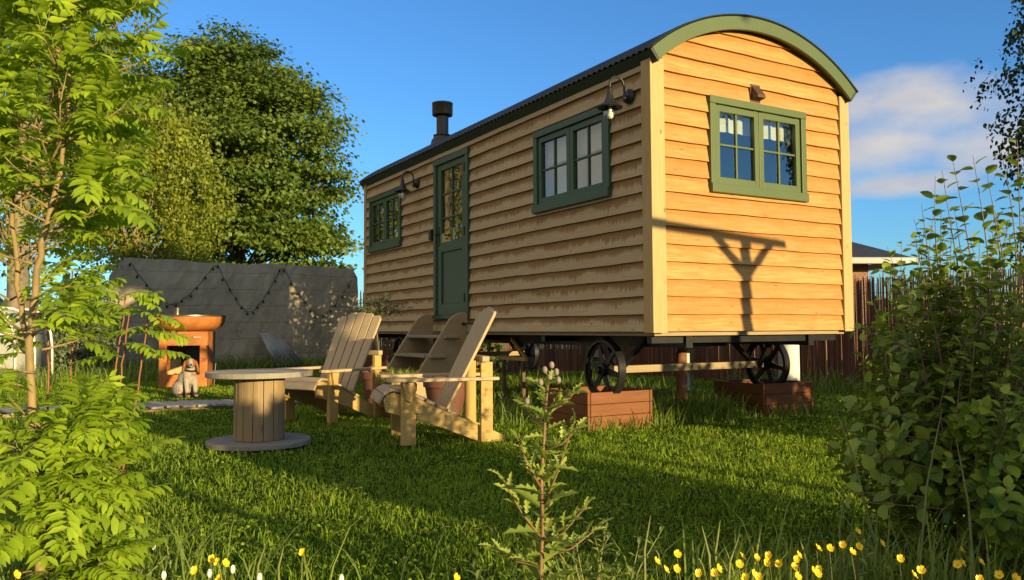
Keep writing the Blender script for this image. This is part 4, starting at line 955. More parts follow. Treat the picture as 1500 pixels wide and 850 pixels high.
for j in range(nz_):
    fs.append((j * n1_, (j + 1) * n1_, lay + (j + 1) * n1_, lay + j * n1_)); fs.append((j * n1_ + nx_, (j + 1) * n1_ + nx_, lay + (j + 1) * n1_ + nx_, lay + j * n1_ + nx_))
mb.add(vs, fs); mb.build('wall', M['concrete'], cw, clean=True)
mb = MB()
for k in range(26):
    f = random.choice((random.uniform(-0.05, 0.02), random.uniform(0.0, 1.0))); z = random.uniform(0.1, 2.2) if f < 0.02 else 2.33
    mb.ball((f * WL - 0.2 * (f < 0.02), random.uniform(0.1, 0.45), z - 0.02), (random.uniform(.05, .12), random.uniform(.06, .12), random.uniform(.03, .07)), 8, 5)
mb.build('rubble', M['concrete'], cw, clean=False)
stn = MB(); pts = []
anch = [(0.30, 2.28), (1.95, 2.24), (2.05, 2.30), (3.42, 2.25), (3.52, 2.25), (5.2, 2.18)]; lows = [1.38, None, 1.22, None, 1.14]
bulbs = MB()
for (x0, z0), (x1, z1), lo in zip(anch[:-1], anch[1:], lows):
    n = 22 if lo else 2
    for i in range(n):
        f = i / n; zc = z0 + (z1 - z0) * f
        if lo: zc = zc - (min(z0, z1) - lo) * (1 - abs(2 * f - 1) ** 1.5) + 0.02 * math.sin(i * 2.3)
        p = Vector((x0 + (x1 - x0) * f, -0.045, zc)); pts.append(p)
        if i % 2 == 0: bulbs.ball(p + Vector((random.uniform(-.03, .03), -0.012, -0.05)), (0.022, 0.022, 0.036), 8, 6)
sl = empty('string_lights', A, 'black string of small bulbs draped in swags along the concrete wall', 'string lights', wa)
stn.tube(pts, 0.0065, 6).build('cable', M['cable'], sl, smooth=True); bulbs.build('bulbs', M['cable'], sl, smooth=True)
# corrugated panel leaning on the wall
px0 = A + dw.normalized() * 3.42 + Vector((0.1, -0.55, 0))
cp = empty('corrugated_sheet', px0, 'grey corrugated metal sheet leaning against the concrete wall', 'metal sheet', wa + R(10))
mb = MB(); n = 64
for j, (y, z, w0, w1) in enumerate(((-0.25, 0.05, -0.10, 0.62), (0.30, 0.78, -0.26, 0.12))):
    for i in range(n + 1):
        f = i / n; mb.v.append((w0 + (w1 - w0) * f, y + 0.045 * math.sin(f * 9 * 2 * math.pi), z + 0.012 * math.sin(f * 9 * 2 * math.pi)))
mb.f = [(i, i + 1, n + 2 + i, n + 1 + i) for i in range(n)]
o = mb.build('sheet', M['galv'], cp, smooth=True, clean=False); q = o.modifiers.new('gauge', 'SOLIDIFY'); q.thickness = 0.006
mb = MB(); mb.tube([(-0.12, -0.27, 0.035), (0.64, -0.27, 0.035)], 0.022, 8); mb.build('edge_tube', M['iron'], cp)

# ------------------------------------------------------------------ reed fence, pipe
def reed_fence(p0, p1, h, label, sp=0.021):
    p0, p1 = Vector(p0), Vector(p1); d = p1 - p0; L = d.length; ang = math.atan2(d.y, d.x)
    t = empty('reed_fence', p0, label, 'fence', ang)
    n = int(L / sp); tv = []; tf = []; tones = []
    for layer in (0, 1):
        for i in range(n):
            x = (i + 0.5 * layer) * sp + random.uniform(-.004, .004); r = random.uniform(.006, .0125); hh = h + random.gauss(0, .035); y = layer * 0.014 + random.uniform(-.004, .004)
            lean = random.gauss(0, .012); o = len(tv)
            for z, l, rr_ in ((-0.03, 0, r), (hh * 0.5, lean * 0.5 + random.gauss(0, .003), r * 0.9), (hh, lean, r * 0.6)):
                for k in range(4): tv.append((x + l + rr_ * math.cos(k * 1.571 + .785), y + rr_ * math.sin(k * 1.571 + .785), z))
            for s in range(2):
                for k in range(4): tf.append((o + s * 4 + k, o + s * 4 + (k + 1) % 4, o + s * 4 + 4 + (k + 1) % 4, o + s * 4 + 4 + k))
            tf.append((o + 8, o + 9, o + 10, o + 11)); tones += [random.betavariate(1.6, 2.2)] * 12
    me = bpy.data.meshes.new('reeds'); me.from_pydata(tv, [], tf); me.materials.append(M['reed'])
    a = me.attributes.new('tone', 'FLOAT', 'POINT'); a.data.foreach_set('value', tones)
    o = bpy.data.objects.new('reeds', me); COL.objects.link(o); o.parent = t
    mb = MB()
    for z in (0.25, h * 0.5, h - 0.2): mb.tube([(0, -0.016, z), (L, -0.016, z)], 0.004, 5)
    mb.build('wire', M['galv'], t)
    x = 0.1
    while x < L: MB().box((x, 0.03, -0.02), (x + 0.07, 0.10, h - 0.03)).build('post', M['bark'], t); x += 1.9
    return t
reed_fence(hw(5.5, -4.2), hw(5.5, 8.2), 1.50, 'brown reed screen fence running behind the hut and planter')
reed_fence(hw(5.4, 8.3), hw(1.12, 9.95), 1.55, 'brown reed screen fence closing the gap behind the far end of the hut')
pi_ = hw(3.10, 1.38)
wp = empty('white_pipe', pi_, 'thick off white pipe standing upright behind the hut wheel', 'pipe', 0)
MB().lathe([(0.115, -0.02), (0.115, 1.10), (0.122, 1.105), (0.122, 1.18), (0.10, 1.18)], (0, 0, 0), 28).build('pipe', M['white'], wp, smooth='auto')
MB().lathe([(0.0, 1.181), (0.128, 1.181), (0.128, 1.20), (0.06, 1.23), (0.0, 1.235)], (0, 0, 0), 28).build('cap', M['white'], wp, smooth='auto')

# ------------------------------------------------------------------ brick house behind the fence
hs = empty('brick_house', (9.94, 20.0, 0), 'low red brick house with dark hipped slate roof beyond the fence', 'house', R(4))
MB().box((-7.2, 0.75, 0), (-0.75, 8.0, 2.45)).build('wall', M['brick'], hs)
mb = MB(); ez = 2.56
vs = [(-8, 0, ez), (0, 0, ez), (0, 8.7, ez), (-8, 8.7, ez), (-5.0, 4.3, 4.45), (-3.6, 4.3, 4.45)]
mb.add(vs, [(0, 1, 5, 4), (1, 2, 5), (2, 3, 4, 5), (3, 0, 4), (0, 3, 2, 1)]); mb.build('roof', M['slate'], hs, clean=True)
MB().box((-8.02, -0.10, ez - 0.17), (0.10, -0.003, ez - 0.005)).build('gutter', M['gutter'], hs, bevel=0.02)
MB().box((0.003, -0.10, ez - 0.175), (0.10, 8.75, ez - 0.007)).build('gutter', M['gutter'], hs, bevel=0.02)
MB().box((-7.9, 0.02, ez - 0.10), (-0.02, 0.74, ez - 0.06)).build('soffit', M['gutter'], hs)
MB().box((-3.4, 0.70, 0.9), (-2.2, 0.752, 2.0)).build('window', M['gutter'], hs)

# ------------------------------------------------------------------ garden tunnel at the left
gt = empty('garden_tunnel', at(2, 480, 13.5) * Vector((1, 1, 0)) if False else Vector((-8.95, 13.6, 0)), 'white arched garden tunnel with tube frame at the left edge', 'garden tunnel', R(12))
def archp(w_, h_, n=14): return [(w_ * math.copysign(abs(math.cos(math.pi * i / n)) ** 0.7, math.cos(math.pi * i / n)), h_ * math.sin(math.pi * i / n) ** 0.55) for i in range(n + 1)]
prf = archp(0.56, 1.27)
for y in (0.0, 0.9, 1.8):
    MB().tube([(x, y, z) for x, z in prf], 0.022, 8).build('hoop', M['white'], gt, smooth=True)
mb = MB(); pr2 = archp(0.535, 1.245)
mb.add([(x, y, z) for y in (0.02, 1.8) for x, z in pr2], [(i, i + 1, 15 + i + 1, 15 + i) for i in range(14)])
o = mb.build('cover', M['whiteg'], gt, smooth=True); q = o.modifiers.new('sheet', 'SOLIDIFY'); q.thickness = 0.006
MB().prism([p for p in pr2 if p[1] > 0.77] , lambda a, b, d: (a, d, b), 0.03, 0.036).build('upper_door', M['white'], gt)
MB().box((-0.525, 0.03, 0.0), (0.525, 0.036, 0.76)).build('lower_door', M['whiteg'], gt)
for z in (0.77,): MB().tube([(-0.53, 0.0, z), (0.53, 0.0, z)], 0.014, 6).build('rail', M['blackp'], gt)
MB().tube([(0.18, -0.005, 0.02), (0.24, -0.005, 1.2)], 0.016, 6).build('zip_pole', M['white'], gt)

# ------------------------------------------------------------------ garden arch behind the viewer's right (its shadow falls on the gable)
D = 5.0
def sh(u, z, d=D): return hw(u, 0, z) + S * d
g0_ = sh(0.985, 1.0); ga = empty('garden_arch', (g0_.x, g0_.y, 0), 'timber garden arch with beam and braces standing on the lawn outside the view', 'garden arch', YAW)
ztop_ = 1.60 + S.z * D
for u in (0.0, -1.95):
    MB().box((u - 0.052, -0.05, -0.05), (u + 0.052, 0.05, ztop_ + 0.02)).build('post', M['axle'], ga, bevel=0.005)
mb = MB(); mb.prism([(-2.4, ztop_ + 0.12), (0.50, ztop_ - 0.055), (0.50, ztop_ + 0.01), (-2.4, ztop_ + 0.21)], lambda a, b, d: (a, d, b), -0.10, -0.052); mb.build('beam', M['axle'], ga, bevel=0.004)
for sg, u in ((-1, 0), (1, 0), (1, -1.95)):
    mb = MB(); mb.prism([(u + sg * 0.05, ztop_ - 0.34), (u + sg * 0.05, ztop_ - 0.22), (u + sg * 0.30, ztop_ + 0.01), (u + sg * 0.40, ztop_ + 0.01)], lambda a, b, d: (a, d, b), -0.03, 0.03); mb.build('brace', M['axle'], ga, bevel=0.004)

# ------------------------------------------------------------------ trees
def limb(mb, p, q, r0, r1, wob=0.1, n=5):
    pts = []; p, q = Vector(p), Vector(q); L = (q - p).length
    for i in range(n + 1):
        f = i / n; w_ = wob * L * math.sin(math.pi * f) * 0.5
        pts.append(p.lerp(q, f) + Vector((random.gauss(0, w_ * .4), random.gauss(0, w_ * .4), random.gauss(0, w_ * .3) + w_ * .5)))
    mb.tube(pts, [r0 + (r1 - r0) * i / n for i in range(n + 1)], 8, True); return pts
def tree(name, label, base, h, blobs, n_cl, per, lsize, mat, bark, tr, kind='plate', group=None, tpl=DIAMOND, trunk_top=0.75, aspect=0.75, spread=0.55, cat='tree', lean=(0, 0), fork=0.6):
    base = Vector(base); t = empty(name, base, label, cat, 0, group)
    mb = MB(); top = Vector((lean[0], lean[1], h * trunk_top))
    tp = limb(mb, (0, 0, -0.1), top, tr, tr * 0.25, 0.03, 7)
    C_ = []; wts = np.array([b[3] * b[4] * b[5] for b in blobs]); wts = wts / wts.sum()
    for _ in range(n_cl):
        b = blobs[rng.choice(len(blobs), p=wts)]; d = rnd_dirs(1)[0]; r = rng.uniform(0.25, 1.0) ** 0.42
        C_.append(np.array(b[:3]) + d * r * np.array(b[3:6]))
    C_ = np.array(C_)
    for i in rng.choice(n_cl, min(34, n_cl), replace=False):
        q = Vector(C_[i]); k = int(min(6, max(2, (q.z * fork / max(top.z, .1)) * 7))); limb(mb, tp[k], q, tr * 0.18, tr * 0.03, 0.12, 5)
    mb.build('trunk', bark, t, smooth=True)
    P = []; Dr = []; N = []; T = []; ct = rng.uniform(-.30, .30, n_cl)
    for i, c in enumerate(C_):
        if kind == 'plate':
            o = rng.normal(size=(per, 3)) * np.array([spread, spread, spread * 0.30]); ctr = np.array([0, 0, h * .5]); rad = (c - ctr) / (np.linalg.norm(c - ctr) + 1e-6); nn = rad * 0.8 + np.array([0, 0, .55]) + rng.normal(size=(per, 3)) * 0.6; dd = o * np.array([1, 1, .3]) + rng.normal(size=(per, 3)) * 0.25 + np.array([0, 0, -.25])
        elif kind == 'hang':
            L = rng.uniform(0.5, 1.0) * spread * 2.2; f = rng.uniform(0, 1, per); sw = rng.normal(size=3) * 0.15; strands = rng.integers(0, 5, per); so_ = rng.normal(size=(5, 3)) * np.array([spread * .5, spread * .5, .15])
            o = so_[strands] + np.stack([sw[0] * f, sw[1] * f, -f * L], 1) + rng.normal(size=(per, 3)) * 0.055; nn = rnd_dirs(per) + np.array([0, -.4, .2]); dd = rng.normal(size=(per, 3)) * 0.6 + np.array([0, 0, -1])
        else:
            o = rng.normal(size=(per, 3)) * spread * 0.6; nn = rnd_dirs(per) + np.array([0, 0, .5]); dd = rnd_dirs(per)
        P.append(c + o); Dr.append(dd); N.append(nn); T.append(0.5 + ct[i] + rng.normal(0, .22, per))
    P, Dr, N, T = map(np.concatenate, (P, Dr, N, T)); sz = lsize * rng.uniform(.7, 1.25, len(P))
    leaves('crown', mat, P, Dr, N, sz, sz * aspect, T, tpl, t)
    return t
mc = at(350, 210, 25)
tree('maple_tree', 'broad dark green maple rising behind the concrete wall', (mc.x, 25, 0), 10.6,
     [(0.2, 0, 6.3, 3.0, 3.0, 3.4), (-1.0, 0, 8.0, 2.1, 2.2, 2.4), (1.0, 0, 7.3, 1.7, 2.0, 1.9), (1.9, 0, 4.7, 1.75, 2.0, 1.6), (-1.8, 0, 4.5, 2.2, 2.2, 2.2), (0.4, 0, 3.6, 2.5, 2.2, 1.3), (2.35, 0, 3.4, 1.0, 1.4, .8), (-0.3, 0, 9.1, .9, 1, .9), (.7, 0, 8.7, .9, 1, .8)],
     400, 205, 0.122, M['leaf_maple'], M['bark'], 0.30, 'plate', None, MAPLE, 0.8, 1.0, 0.36)
bc = at(25, 400, 15.5)
tree('birch_tree', 'tall birch with pale trunk at the left, foliage reaching above the picture', (bc.x, 15.5, 0), 9.0,
     [(0.4, 0.2, 4.6, 2.0, 1.8, 2.2), (-0.3, 0, 6.6, 2.2, 2.0, 1.7), (1.5, 0.0, 6.75, 1.6, 1.2, 0.75), (-1.8, 0, 4.5, 1.6, 1.6, 2.4)], 280, 80, 0.082, M['leaf_birch'], M['birch'], 0.24, 'hang', 'birches on the left', OVAL, 0.8, 0.72, 0.42)
b2 = at(205, 380, 19)
tree('birch_tree', 'bright yellow green weeping birch standing before the dark maple', (b2.x - 0.2, 19.2, 0), 6.9,
     [(0.2, 0, 4.7, 1.75, 1.5, 1.7), (-1.5, 0, 5.3, 1.9, 1.6, 1.9), (0.2, 0, 3.5, 1.6, 1.4, 1.2), (0.1, 0, 6.3, 1.25, 1.1, .95)], 420, 85, 0.088, M['leaf_birch'], M['birch'], 0.16, 'hang', 'birches on the left', OVAL, 0.8, 0.72, 0.42)
r1 = at(1585, 100, 14)
tree('dark_birch_tree', 'dark drooping birch at the right edge behind the leafy shrub', (r1.x, 14, 0), 9.0,
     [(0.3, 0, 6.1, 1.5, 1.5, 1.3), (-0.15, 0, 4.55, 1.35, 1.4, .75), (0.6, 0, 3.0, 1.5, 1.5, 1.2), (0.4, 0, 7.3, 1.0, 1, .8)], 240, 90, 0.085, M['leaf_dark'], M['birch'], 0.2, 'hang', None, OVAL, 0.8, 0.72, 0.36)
tree('birch_tree', 'weeping birch outside the view to the right, mirrored in the gable window', (10.8, 6.1, 0), 7.5,
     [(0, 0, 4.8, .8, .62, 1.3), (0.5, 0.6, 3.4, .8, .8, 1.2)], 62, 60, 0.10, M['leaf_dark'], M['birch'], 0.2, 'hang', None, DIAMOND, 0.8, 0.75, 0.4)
sb = at(132, 470, 16.2)
tree('grey_bush', 'rounded grey green bush beside the left end of the concrete wall', (sb.x, 16.2, 0), 1.9,
     [(0, 0, .95, .42, .42, .80), (-0.25, 0, 0.6, .40, .4, .6)], 80, 60, 0.075, M['leaf_grey'], M['bark'], 0.06, 'ball', None, DIAMOND, 0.7, 0.55, 0.3, 'bush')
for i, (x, d, hh) in enumerate(((96, 120, 9.5), (70, 135, 6.0), (420, 150, 7))):
    p = at(x, 470, d); t = empty('spruce_tree', (p.x, d, 0), ('small pointed spruce far off on the edge of the field', 'shorter distant spruce to the left of the pointed one', 'distant spruce hidden beyond the maple')[i], 'tree')
    MB().tube([(0, 0, 0), (0, 0, hh * .95)], [0.2, 0.04], 6).build('trunk', M['bark'], t)
    n = 1500; f = rng.uniform(0.06, 1, n); a = rng.uniform(0, 6.283, n); rr = (1 - f) * hh * 0.2 * rng.uniform(.3, 1, n) * (0.8 + .3 * np.sin(f * 60))
    leaves('crown', M['needle'], np.stack([rr * np.cos(a), rr * np.sin(a), f * hh], 1), np.stack([np.cos(a), np.sin(a), -rng.uniform(.1, .6, n)], 1), rnd_dirs(n), .55, .28, rng.uniform(0, 1, n), DIAMOND, t)
# far wood: nobody could count it
n = 9000; th = rng.uniform(R(-60), R(60), n); r = rng.uniform(250, 300, n); hg = (5.5 + 2.0 * np.sin(th * 31) + 1.4 * np.sin(th * 77 + 1)) * rng.uniform(0, 1, n) ** .6
o = leaves('far_woods', M['needle'], np.stack([r * np.sin(th), r * np.cos(th), hg], 1), rnd_dirs(n) + np.array([0, 0, .6]), rnd_dirs(n), 3.2, 2.6, rng.uniform(0, 1, n), DIAMOND)
tag(o, 'low dark band of distant woodland beyond the field', 'woodland', None, 'stuff')

# ------------------------------------------------------------------ hedges placed outside the view to shade lawn, bush and wall
def hedge(p, q, h, th_, label, n=5200):
    p, q = Vector(p), Vector(q); t = empty('hedge', p, label, 'hedge'); d = q - p; pr = d.normalized(); nr = Vector((-pr.y, pr.x, 0))
    f = rng.uniform(0, 1, n); y = rng.uniform(-1, 1, n); zz = rng.uniform(0, 1, n) ** 0.8 * (h + 0.10 * np.sin(f * 17) + .06 * np.sin(f * 51)); th2 = th_ * (0.8 + .2 * np.sin(f * 23))
    P = np.stack([d.x * f + nr.x * y * th2, d.y * f + nr.y * y * th2, zz], 1)
    leaves('foliage', M['leaf_hedge'], P, rnd_dirs(n), rnd_dirs(n), .13, .10, rng.uniform(0, 1, n), DIAMOND, t)
    mb = MB()
    for i in range(8): limb(mb, d * (i + .5) / 8 + Vector((0, 0, -.02)), d * (i + .5) / 8 + Vector((random.gauss(0, .1), random.gauss(0, .1), h * .85)), .03, .01, .1, 4)
    mb.build('stems', M['bark'], t, smooth=True)
    return t
hedge(qk(5.95, 3.4), qk(13.5, 3.0), 1.45, 0.35, 'clipped hedge outside the view, right of the hut', 7000)
hedge(qk(2.38, 3.6), qk(3.22, 3.3), 1.45, 0.25, 'short dense hedge outside the view behind the leafy shrub', 4200)
hedge(hw(2.38, 6.85), hw(3.3, 14), 3.0, 0.32, 'tall unseen hedge added behind the hut to shade the concrete wall', 5200)  # added out of sight to keep sun off the concrete wall
tree('wall_shade_tree', 'unseen tree with a flat crown added on the right to shade the concrete wall', qk(8.6, 7.0), 6.2,
     [(-1.75, -1.6, 5.72, 1.7, 1.6, .48), (-0.7, -0.6, 5.72, 1.5, 1.4, .45), (1.3, 1.15, 5.72, 1.9, 1.7, .5)], 220, 75, 0.17, M['leaf_hedge'], M['bark'], 0.13, 'plate', None, DIAMOND, .82, .8, .3, fork=0.93)  # added tree, crown flattened to block sun from the concrete wall

# ------------------------------------------------------------------ right shrub
bs = at(1432, 640, 2.95); BX, BY = bs.x, bs.y
sh_ = empty('leafy_shrub', (BX, BY, 0), 'big leafy shrub with round olive green leaves at the right edge', 'shrub')
mb = MB(); P = []; Dr = []; N = []; T = []; SZ = []
def shoot(p0, p1, nl, sz, bend=0.1, r=0.006):
    p0, p1 = Vector(p0), Vector(p1); L = (p1 - p0).length; pts = []
    off = Vector((random.gauss(0, bend), random.gauss(0, bend), 0)) * L
    for i in range(7):
        f = i / 6; pts.append(p0.lerp(p1, f) + off * math.sin(math.pi * f))
    mb.tube(pts, [r * (1 - .8 * i / 6) for i in range(7)], 5)
    ph = random.uniform(0, 6.28)
    for i in range(nl):
        f = (i + random.uniform(0, .8)) / nl; f = 0.12 + .88 * f; k = min(5, int(f * 6)); p = pts[k].lerp(pts[k + 1], f * 6 - k); ax = (pts[k + 1] - pts[k]).normalized()
        ph += 2.4 + random.gauss(0, .5); s1 = ax.orthogonal().normalized(); s2 = ax.cross(s1); rad = s1 * math.cos(ph) + s2 * math.sin(ph)
        d = rad + ax * random.uniform(.25, .9) + Vector((0, 0, random.uniform(-.25, .15)))
        P.append(p + rad * 0.006); Dr.append(d); N.append(ax * .8 + Vector((0, 0, .7)) + Vector((random.gauss(0, .35), random.gauss(0, .35), 0)) + rad * -.2)
        s = sz * random.uniform(.7, 1.2) * (1 - .35 * max(0, f - .75) * 4 * .6); SZ.append(s); T.append(min(1, max(0, random.gauss(.42, .22) + (.35 if f > .85 else 0))))
random.seed(11)
for i in range(300):
    a = random.uniform(0, 6.283); rr = 0.45 * math.sqrt(random.uniform(0, 1)); b0 = Vector((rr * math.cos(a) * .7, rr * math.sin(a) * .7, random.uniform(0.0, 0.5)))
    lean_ = random.uniform(0.15, .75); tgt_h = random.uniform(0.25, 1.32)
    e = Vector((rr * math.cos(a) * 1.6 + random.gauss(0, .06), rr * math.sin(a) * 1.6 + random.gauss(0, .06), tgt_h))
    if e.x < 0: e.x *= 0.62 + 0.45 * (1.35 - tgt_h) / 1.1; e.z *= 1 - .10 * min(1, -e.x)
    xl = -(.06 + .36 * max(0, 1.12 - e.z)) * random.uniform(.72, 1.0)
    if e.x < xl: e.x = xl
    b0.x = max(b0.x, e.x * .8)
    if e.z < b0.z + .1: b0.z = max(0, e.z - .25)
    shoot(b0, e, random.randint(25, 34), 0.047, .06, .0042)
for (x, y, dz) in ((1395, 232, 0), (1370, 258, 0), (1425, 228, 0), (1350, 300, .05), (1465, 215, .1), (1490, 205, .1), (1340, 350, -.1), (1445, 250, 0), (1330, 420, -.1), (1310, 460, -.05), (1380, 250, .1)):
    e = at(x, y, 2.95 + dz) - Vector((BX, BY, 0)); shoot(Vector((e.x * .6 + .06, e.y * .5, max(.15, e.z - .75))), e, 16, 0.062, .03, .0045)
for (x, y, dz) in ((1290, 600, -.2), (1275, 660, -.2), (1262, 620, -.3), (1300, 540, -.1), (1310, 500, 0), (1285, 705, -.3), (1250, 735, -.4), (1305, 640, -.3), (1238, 585, -.1), (1245, 640, -.25), (1222, 655, -.15), (1250, 690, -.3), (1268, 560, -.1), (1235, 720, -.4), (1262, 500, .1), (1245, 480, .15), (1300, 440, .1), (1285, 395, .1)):
    e = at(x, y, 2.95 + dz) - Vector((BX, BY, 0)); shoot(Vector((.0, e.y * .3, max(.1, e.z - .12))), e, 13, 0.060, .07, .0045)
mb.build('stems', M['twig'], sh_, smooth=True)
P, Dr, N = (np.array([tuple(p) for p in q]) for q in (P, Dr, N)); SZ = np.array(SZ)
leaves('foliage', M['leaf_shrub'], P, Dr, N, SZ, SZ * 0.70, np.array(T), OVAL2, sh_)

# ------------------------------------------------------------------ foreground rowans
class Rowan:
    def __init__(s, name, label, org, stemmat):
        s.t = empty(name, org, label, 'young tree'); s.o = Vector(org); s.mb = MB(); s.P = []; s.D = []; s.N = []; s.L = []; s.W = []; s.T = []; s.st = stemmat; s.pet = MB()
    def stem(s, pts, r0, r1, seg=8):
        pts = [Vector(p) - s.o for p in pts]; dense = []
        for i in range(len(pts) - 1):
            for k in range(4): dense.append(pts[i].lerp(pts[i + 1], k / 4) + Vector((random.gauss(0, .002), random.gauss(0, .002), 0)))
        dense.append(pts[-1]); n = len(dense)
        s.mb.tube(dense, [r0 + (r1 - r0) * i / (n - 1) for i in range(n)], seg); return dense
    def leaf(s, p, d, L, npair=6, droop=0.5, tone=0.5, roll=0.0):
        d = Vector(d).normalized(); upv = Vector((0, 0, 1)); side = d.cross(upv)
        if side.length < .05: side = Vector((1, 0, 0))
        side.normalize(); side = (Matrix.Rotation(roll, 3, d) @ side); pts = [Vector(p)]; dd = d.copy(); n = npair + 2
        for i in range(n):
            dd = (dd + Vector((0, 0, -droop * 1.6 / n))).normalized(); pts.append(pts[-1] + dd * L / n)
        s.pet.tube(pts, [.0016] * 3 + [.0009] * (len(pts) - 3), 4)
        for i in range(2, n + 1):
            ax = (pts[i] - pts[i - 1]).normalized(); nn = side.cross(ax).normalized(); f = i / n; ll = L * .27 * (0.75 + .5 * math.sin(math.pi * min(1, f * .85)))
            for sg in (-1, 1):
                s.P.append(pts[i]); s.D.append(side * sg + ax * random.uniform(.45, .7) + nn * random.uniform(-.75, -.05)); s.N.append(nn + Vector((random.gauss(0, .12), random.gauss(0, .12), 0))); s.L.append(ll * random.uniform(.9, 1.1)); s.W.append(ll * .36); s.T.append(tone + random.gauss(0, .12))
        s.P.append(pts[-1]); s.D.append(dd); s.N.append(nn); s.L.append(L * .26); s.W.append(L * .095); s.T.append(tone)
    def twig(s, p, d, L, nl, lL, droop=.5, r=.004, rise=0.15):
        d = Vector(d).normalized(); pts = [Vector(p)]; dd = d.copy(); k = 6
        for i in range(k):
            dd = (dd + Vector((random.gauss(0, .08), random.gauss(0, .08), rise / k))).normalized(); pts.append(pts[-1] + dd * L / k)
        s.mb.tube(pts, [r * (1 - .6 * i / k) for i in range(k + 1)], 5)
        for i in range(nl):
            f = .2 + .8 * (i + .5) / nl; j = min(k - 1, int(f * k)); q = pts[j].lerp(pts[j + 1], f * k - j); ax = (pts[j + 1] - pts[j]).normalized(); sd = ax.orthogonal().normalized()
            ang = i * 2.4 + random.gauss(0, .4); rad = Matrix.Rotation(ang, 3, ax) @ sd; rad.z *= .35
            s.leaf(q, ax * .8 + rad * .9 + Vector((0, 0, .25)), lL * random.uniform(.8, 1.15), random.choice((5, 6, 6, 7)), droop * random.uniform(.6, 1.3), min(1, max(0, random.gauss(.55, .2))), random.gauss(0, .3))
        s.leaf(pts[-1], (pts[-1] - pts[-2]) + Vector((0, 0, .02)), lL, 6, droop, .7, 0)
    def done(s):
        s.mb.build('stem', s.st, s.t, smooth=True); s.pet.build('leaf_stalks', M['stem'], s.t, clean=False)
        A_ = lambda q: np.array([tuple(p) for p in q])
        leaves('foliage', M['leaf_rowan'], A_(s.P), A_(s.D), A_(s.N), np.array(s.L), np.array(s.W), np.array(s.T), LEAFLET, s.t)
random.seed(5)
RD = 2.35
rb = at(65, 940, RD); rw = Rowan('rowan_sapling', 'young rowan with a slim ochre trunk at the left edge', (rb.x, RD, 0), M['rowanbark'])
trunk = rw.stem([(rb.x, RD, -0.02), at(55, 760, RD), at(46, 600, RD), at(43, 500, RD), at(52, 410, RD + .02), at(66, 340, RD), at(88, 250, RD), at(100, 160, RD), at(104, 60, RD + .02), at(112, -60, RD)], .0150, .003, 10)
st2 = rw.stem([at(44, 520, RD), at(25, 420, RD + .1), at(18, 300, RD + .15), at(30, 160, RD + .2), at(20, 40, RD + .2)], .009, .004)
def tw_at(x, y, dx, dy, dz, L, nl, lL, dr=.5):
    rw.twig(at(x, y, RD) - rw.o, (dx, dy, dz), L, nl, lL, dr)
for i in range(60):                               # upper crown
    y = random.uniform(-40, 345); f = (345 - y) / 385
    px = 62 + 45 * f + random.uniform(-8, 8); a = random.uniform(-math.pi, math.pi); L = random.uniform(.12, .24) * (1.15 - .2 * f)
    tw_at(px, y, math.cos(a) * (1.0 if math.cos(a) > 0 else .8), math.sin(a) * .8, random.uniform(.25, .7), L, random.choice((4, 5, 5)), random.uniform(.13, .175), .62)
for px, y, L in ((95, 150, .27), (90, 215, .22), (80, 300, .20), (100, 90, .24), (75, 345, .18)): tw_at(px, y, 1.0, -.12, .45, L, 5, .17, .6)
for px, y in ((22, 380), (20, 300), (25, 220), (28, 120), (15, 440), (25, 60), (40, 480)):
    for k in range(2):
        a = random.uniform(-3.14, 3.14); rw.twig(at(px, y, RD + .15) - rw.o, (math.cos(a) * .8, math.sin(a) * .6, .4), .14, 4, .14, .6)
for i in range(13):                               # sparse middle
    y = random.uniform(360, 580); a = random.uniform(-3.1, 3.1); tw_at(50 + random.uniform(-12, 12), y, math.cos(a), math.sin(a) * .7, random.uniform(.1, .5), random.uniform(.08, .18), 3, .14, .55)
for i in range(56):                               # low bushy growth
    y = random.uniform(590, 870); px = 48 + random.uniform(-8, 14); a = random.uniform(-2.1, 2.3); L = random.uniform(.12, .28) * (.72 if math.cos(a) > .3 else 1)
    tw_at(px + random.uniform(-30, 40), y + 30, math.cos(a) * 1.0, math.sin(a) * .8, random.uniform(.05, .5), L, random.choice((4, 5, 6)), random.uniform(.13, .18), .55)
rw.done()
r2 = at(150, 900, RD + .35); rs_ = Rowan('rowan_shoots', 'thin red stemmed rowan shoots beside the young rowan', (r2.x, RD + .35, 0), M['redstem'])
D2 = RD + .3
for (x0, x1, x2, y2, extra) in ((148, 165, 184, 432, 1), (170, 175, 190, 455, 1), (172, 200, 218, 462, 1), (98, 104, 106, 395, 0), (68, 70, 70, 470, 0)):
    s0 = at(x0, 880, D2); pts = [(s0.x, s0.y, 0), at(x0 + 4, 720, D2), at(x1, 580, D2), at((x1 + x2) / 2, (580 + y2) / 2, D2), at(x2, y2, D2)]
    rs_.stem(pts, .0042, .0022, 6); tip = at(x2, y2, D2) - rs_.o
    for k in range(3 if extra else 2):
        a = random.uniform(-.6, 1.0) if k else 2.6; rs_.leaf(tip, (math.cos(a), -.25, .5 * math.sin(a) + .35), .125, 6, .5, .65, random.gauss(0, .4))
    for k in range(2 + extra):
        f = random.uniform(.45, .85); q = at(x1 + (x2 - x1) * f, 580 + (y2 - 580) * f, D2) - rs_.o; a = random.choice((0, 3.1)) + random.uniform(-.5, .5)
        rs_.leaf(q, (math.cos(a), random.uniform(-.4, .4), .35), .13, 6, .45, .6, random.gauss(0, .4))
rs_.done()

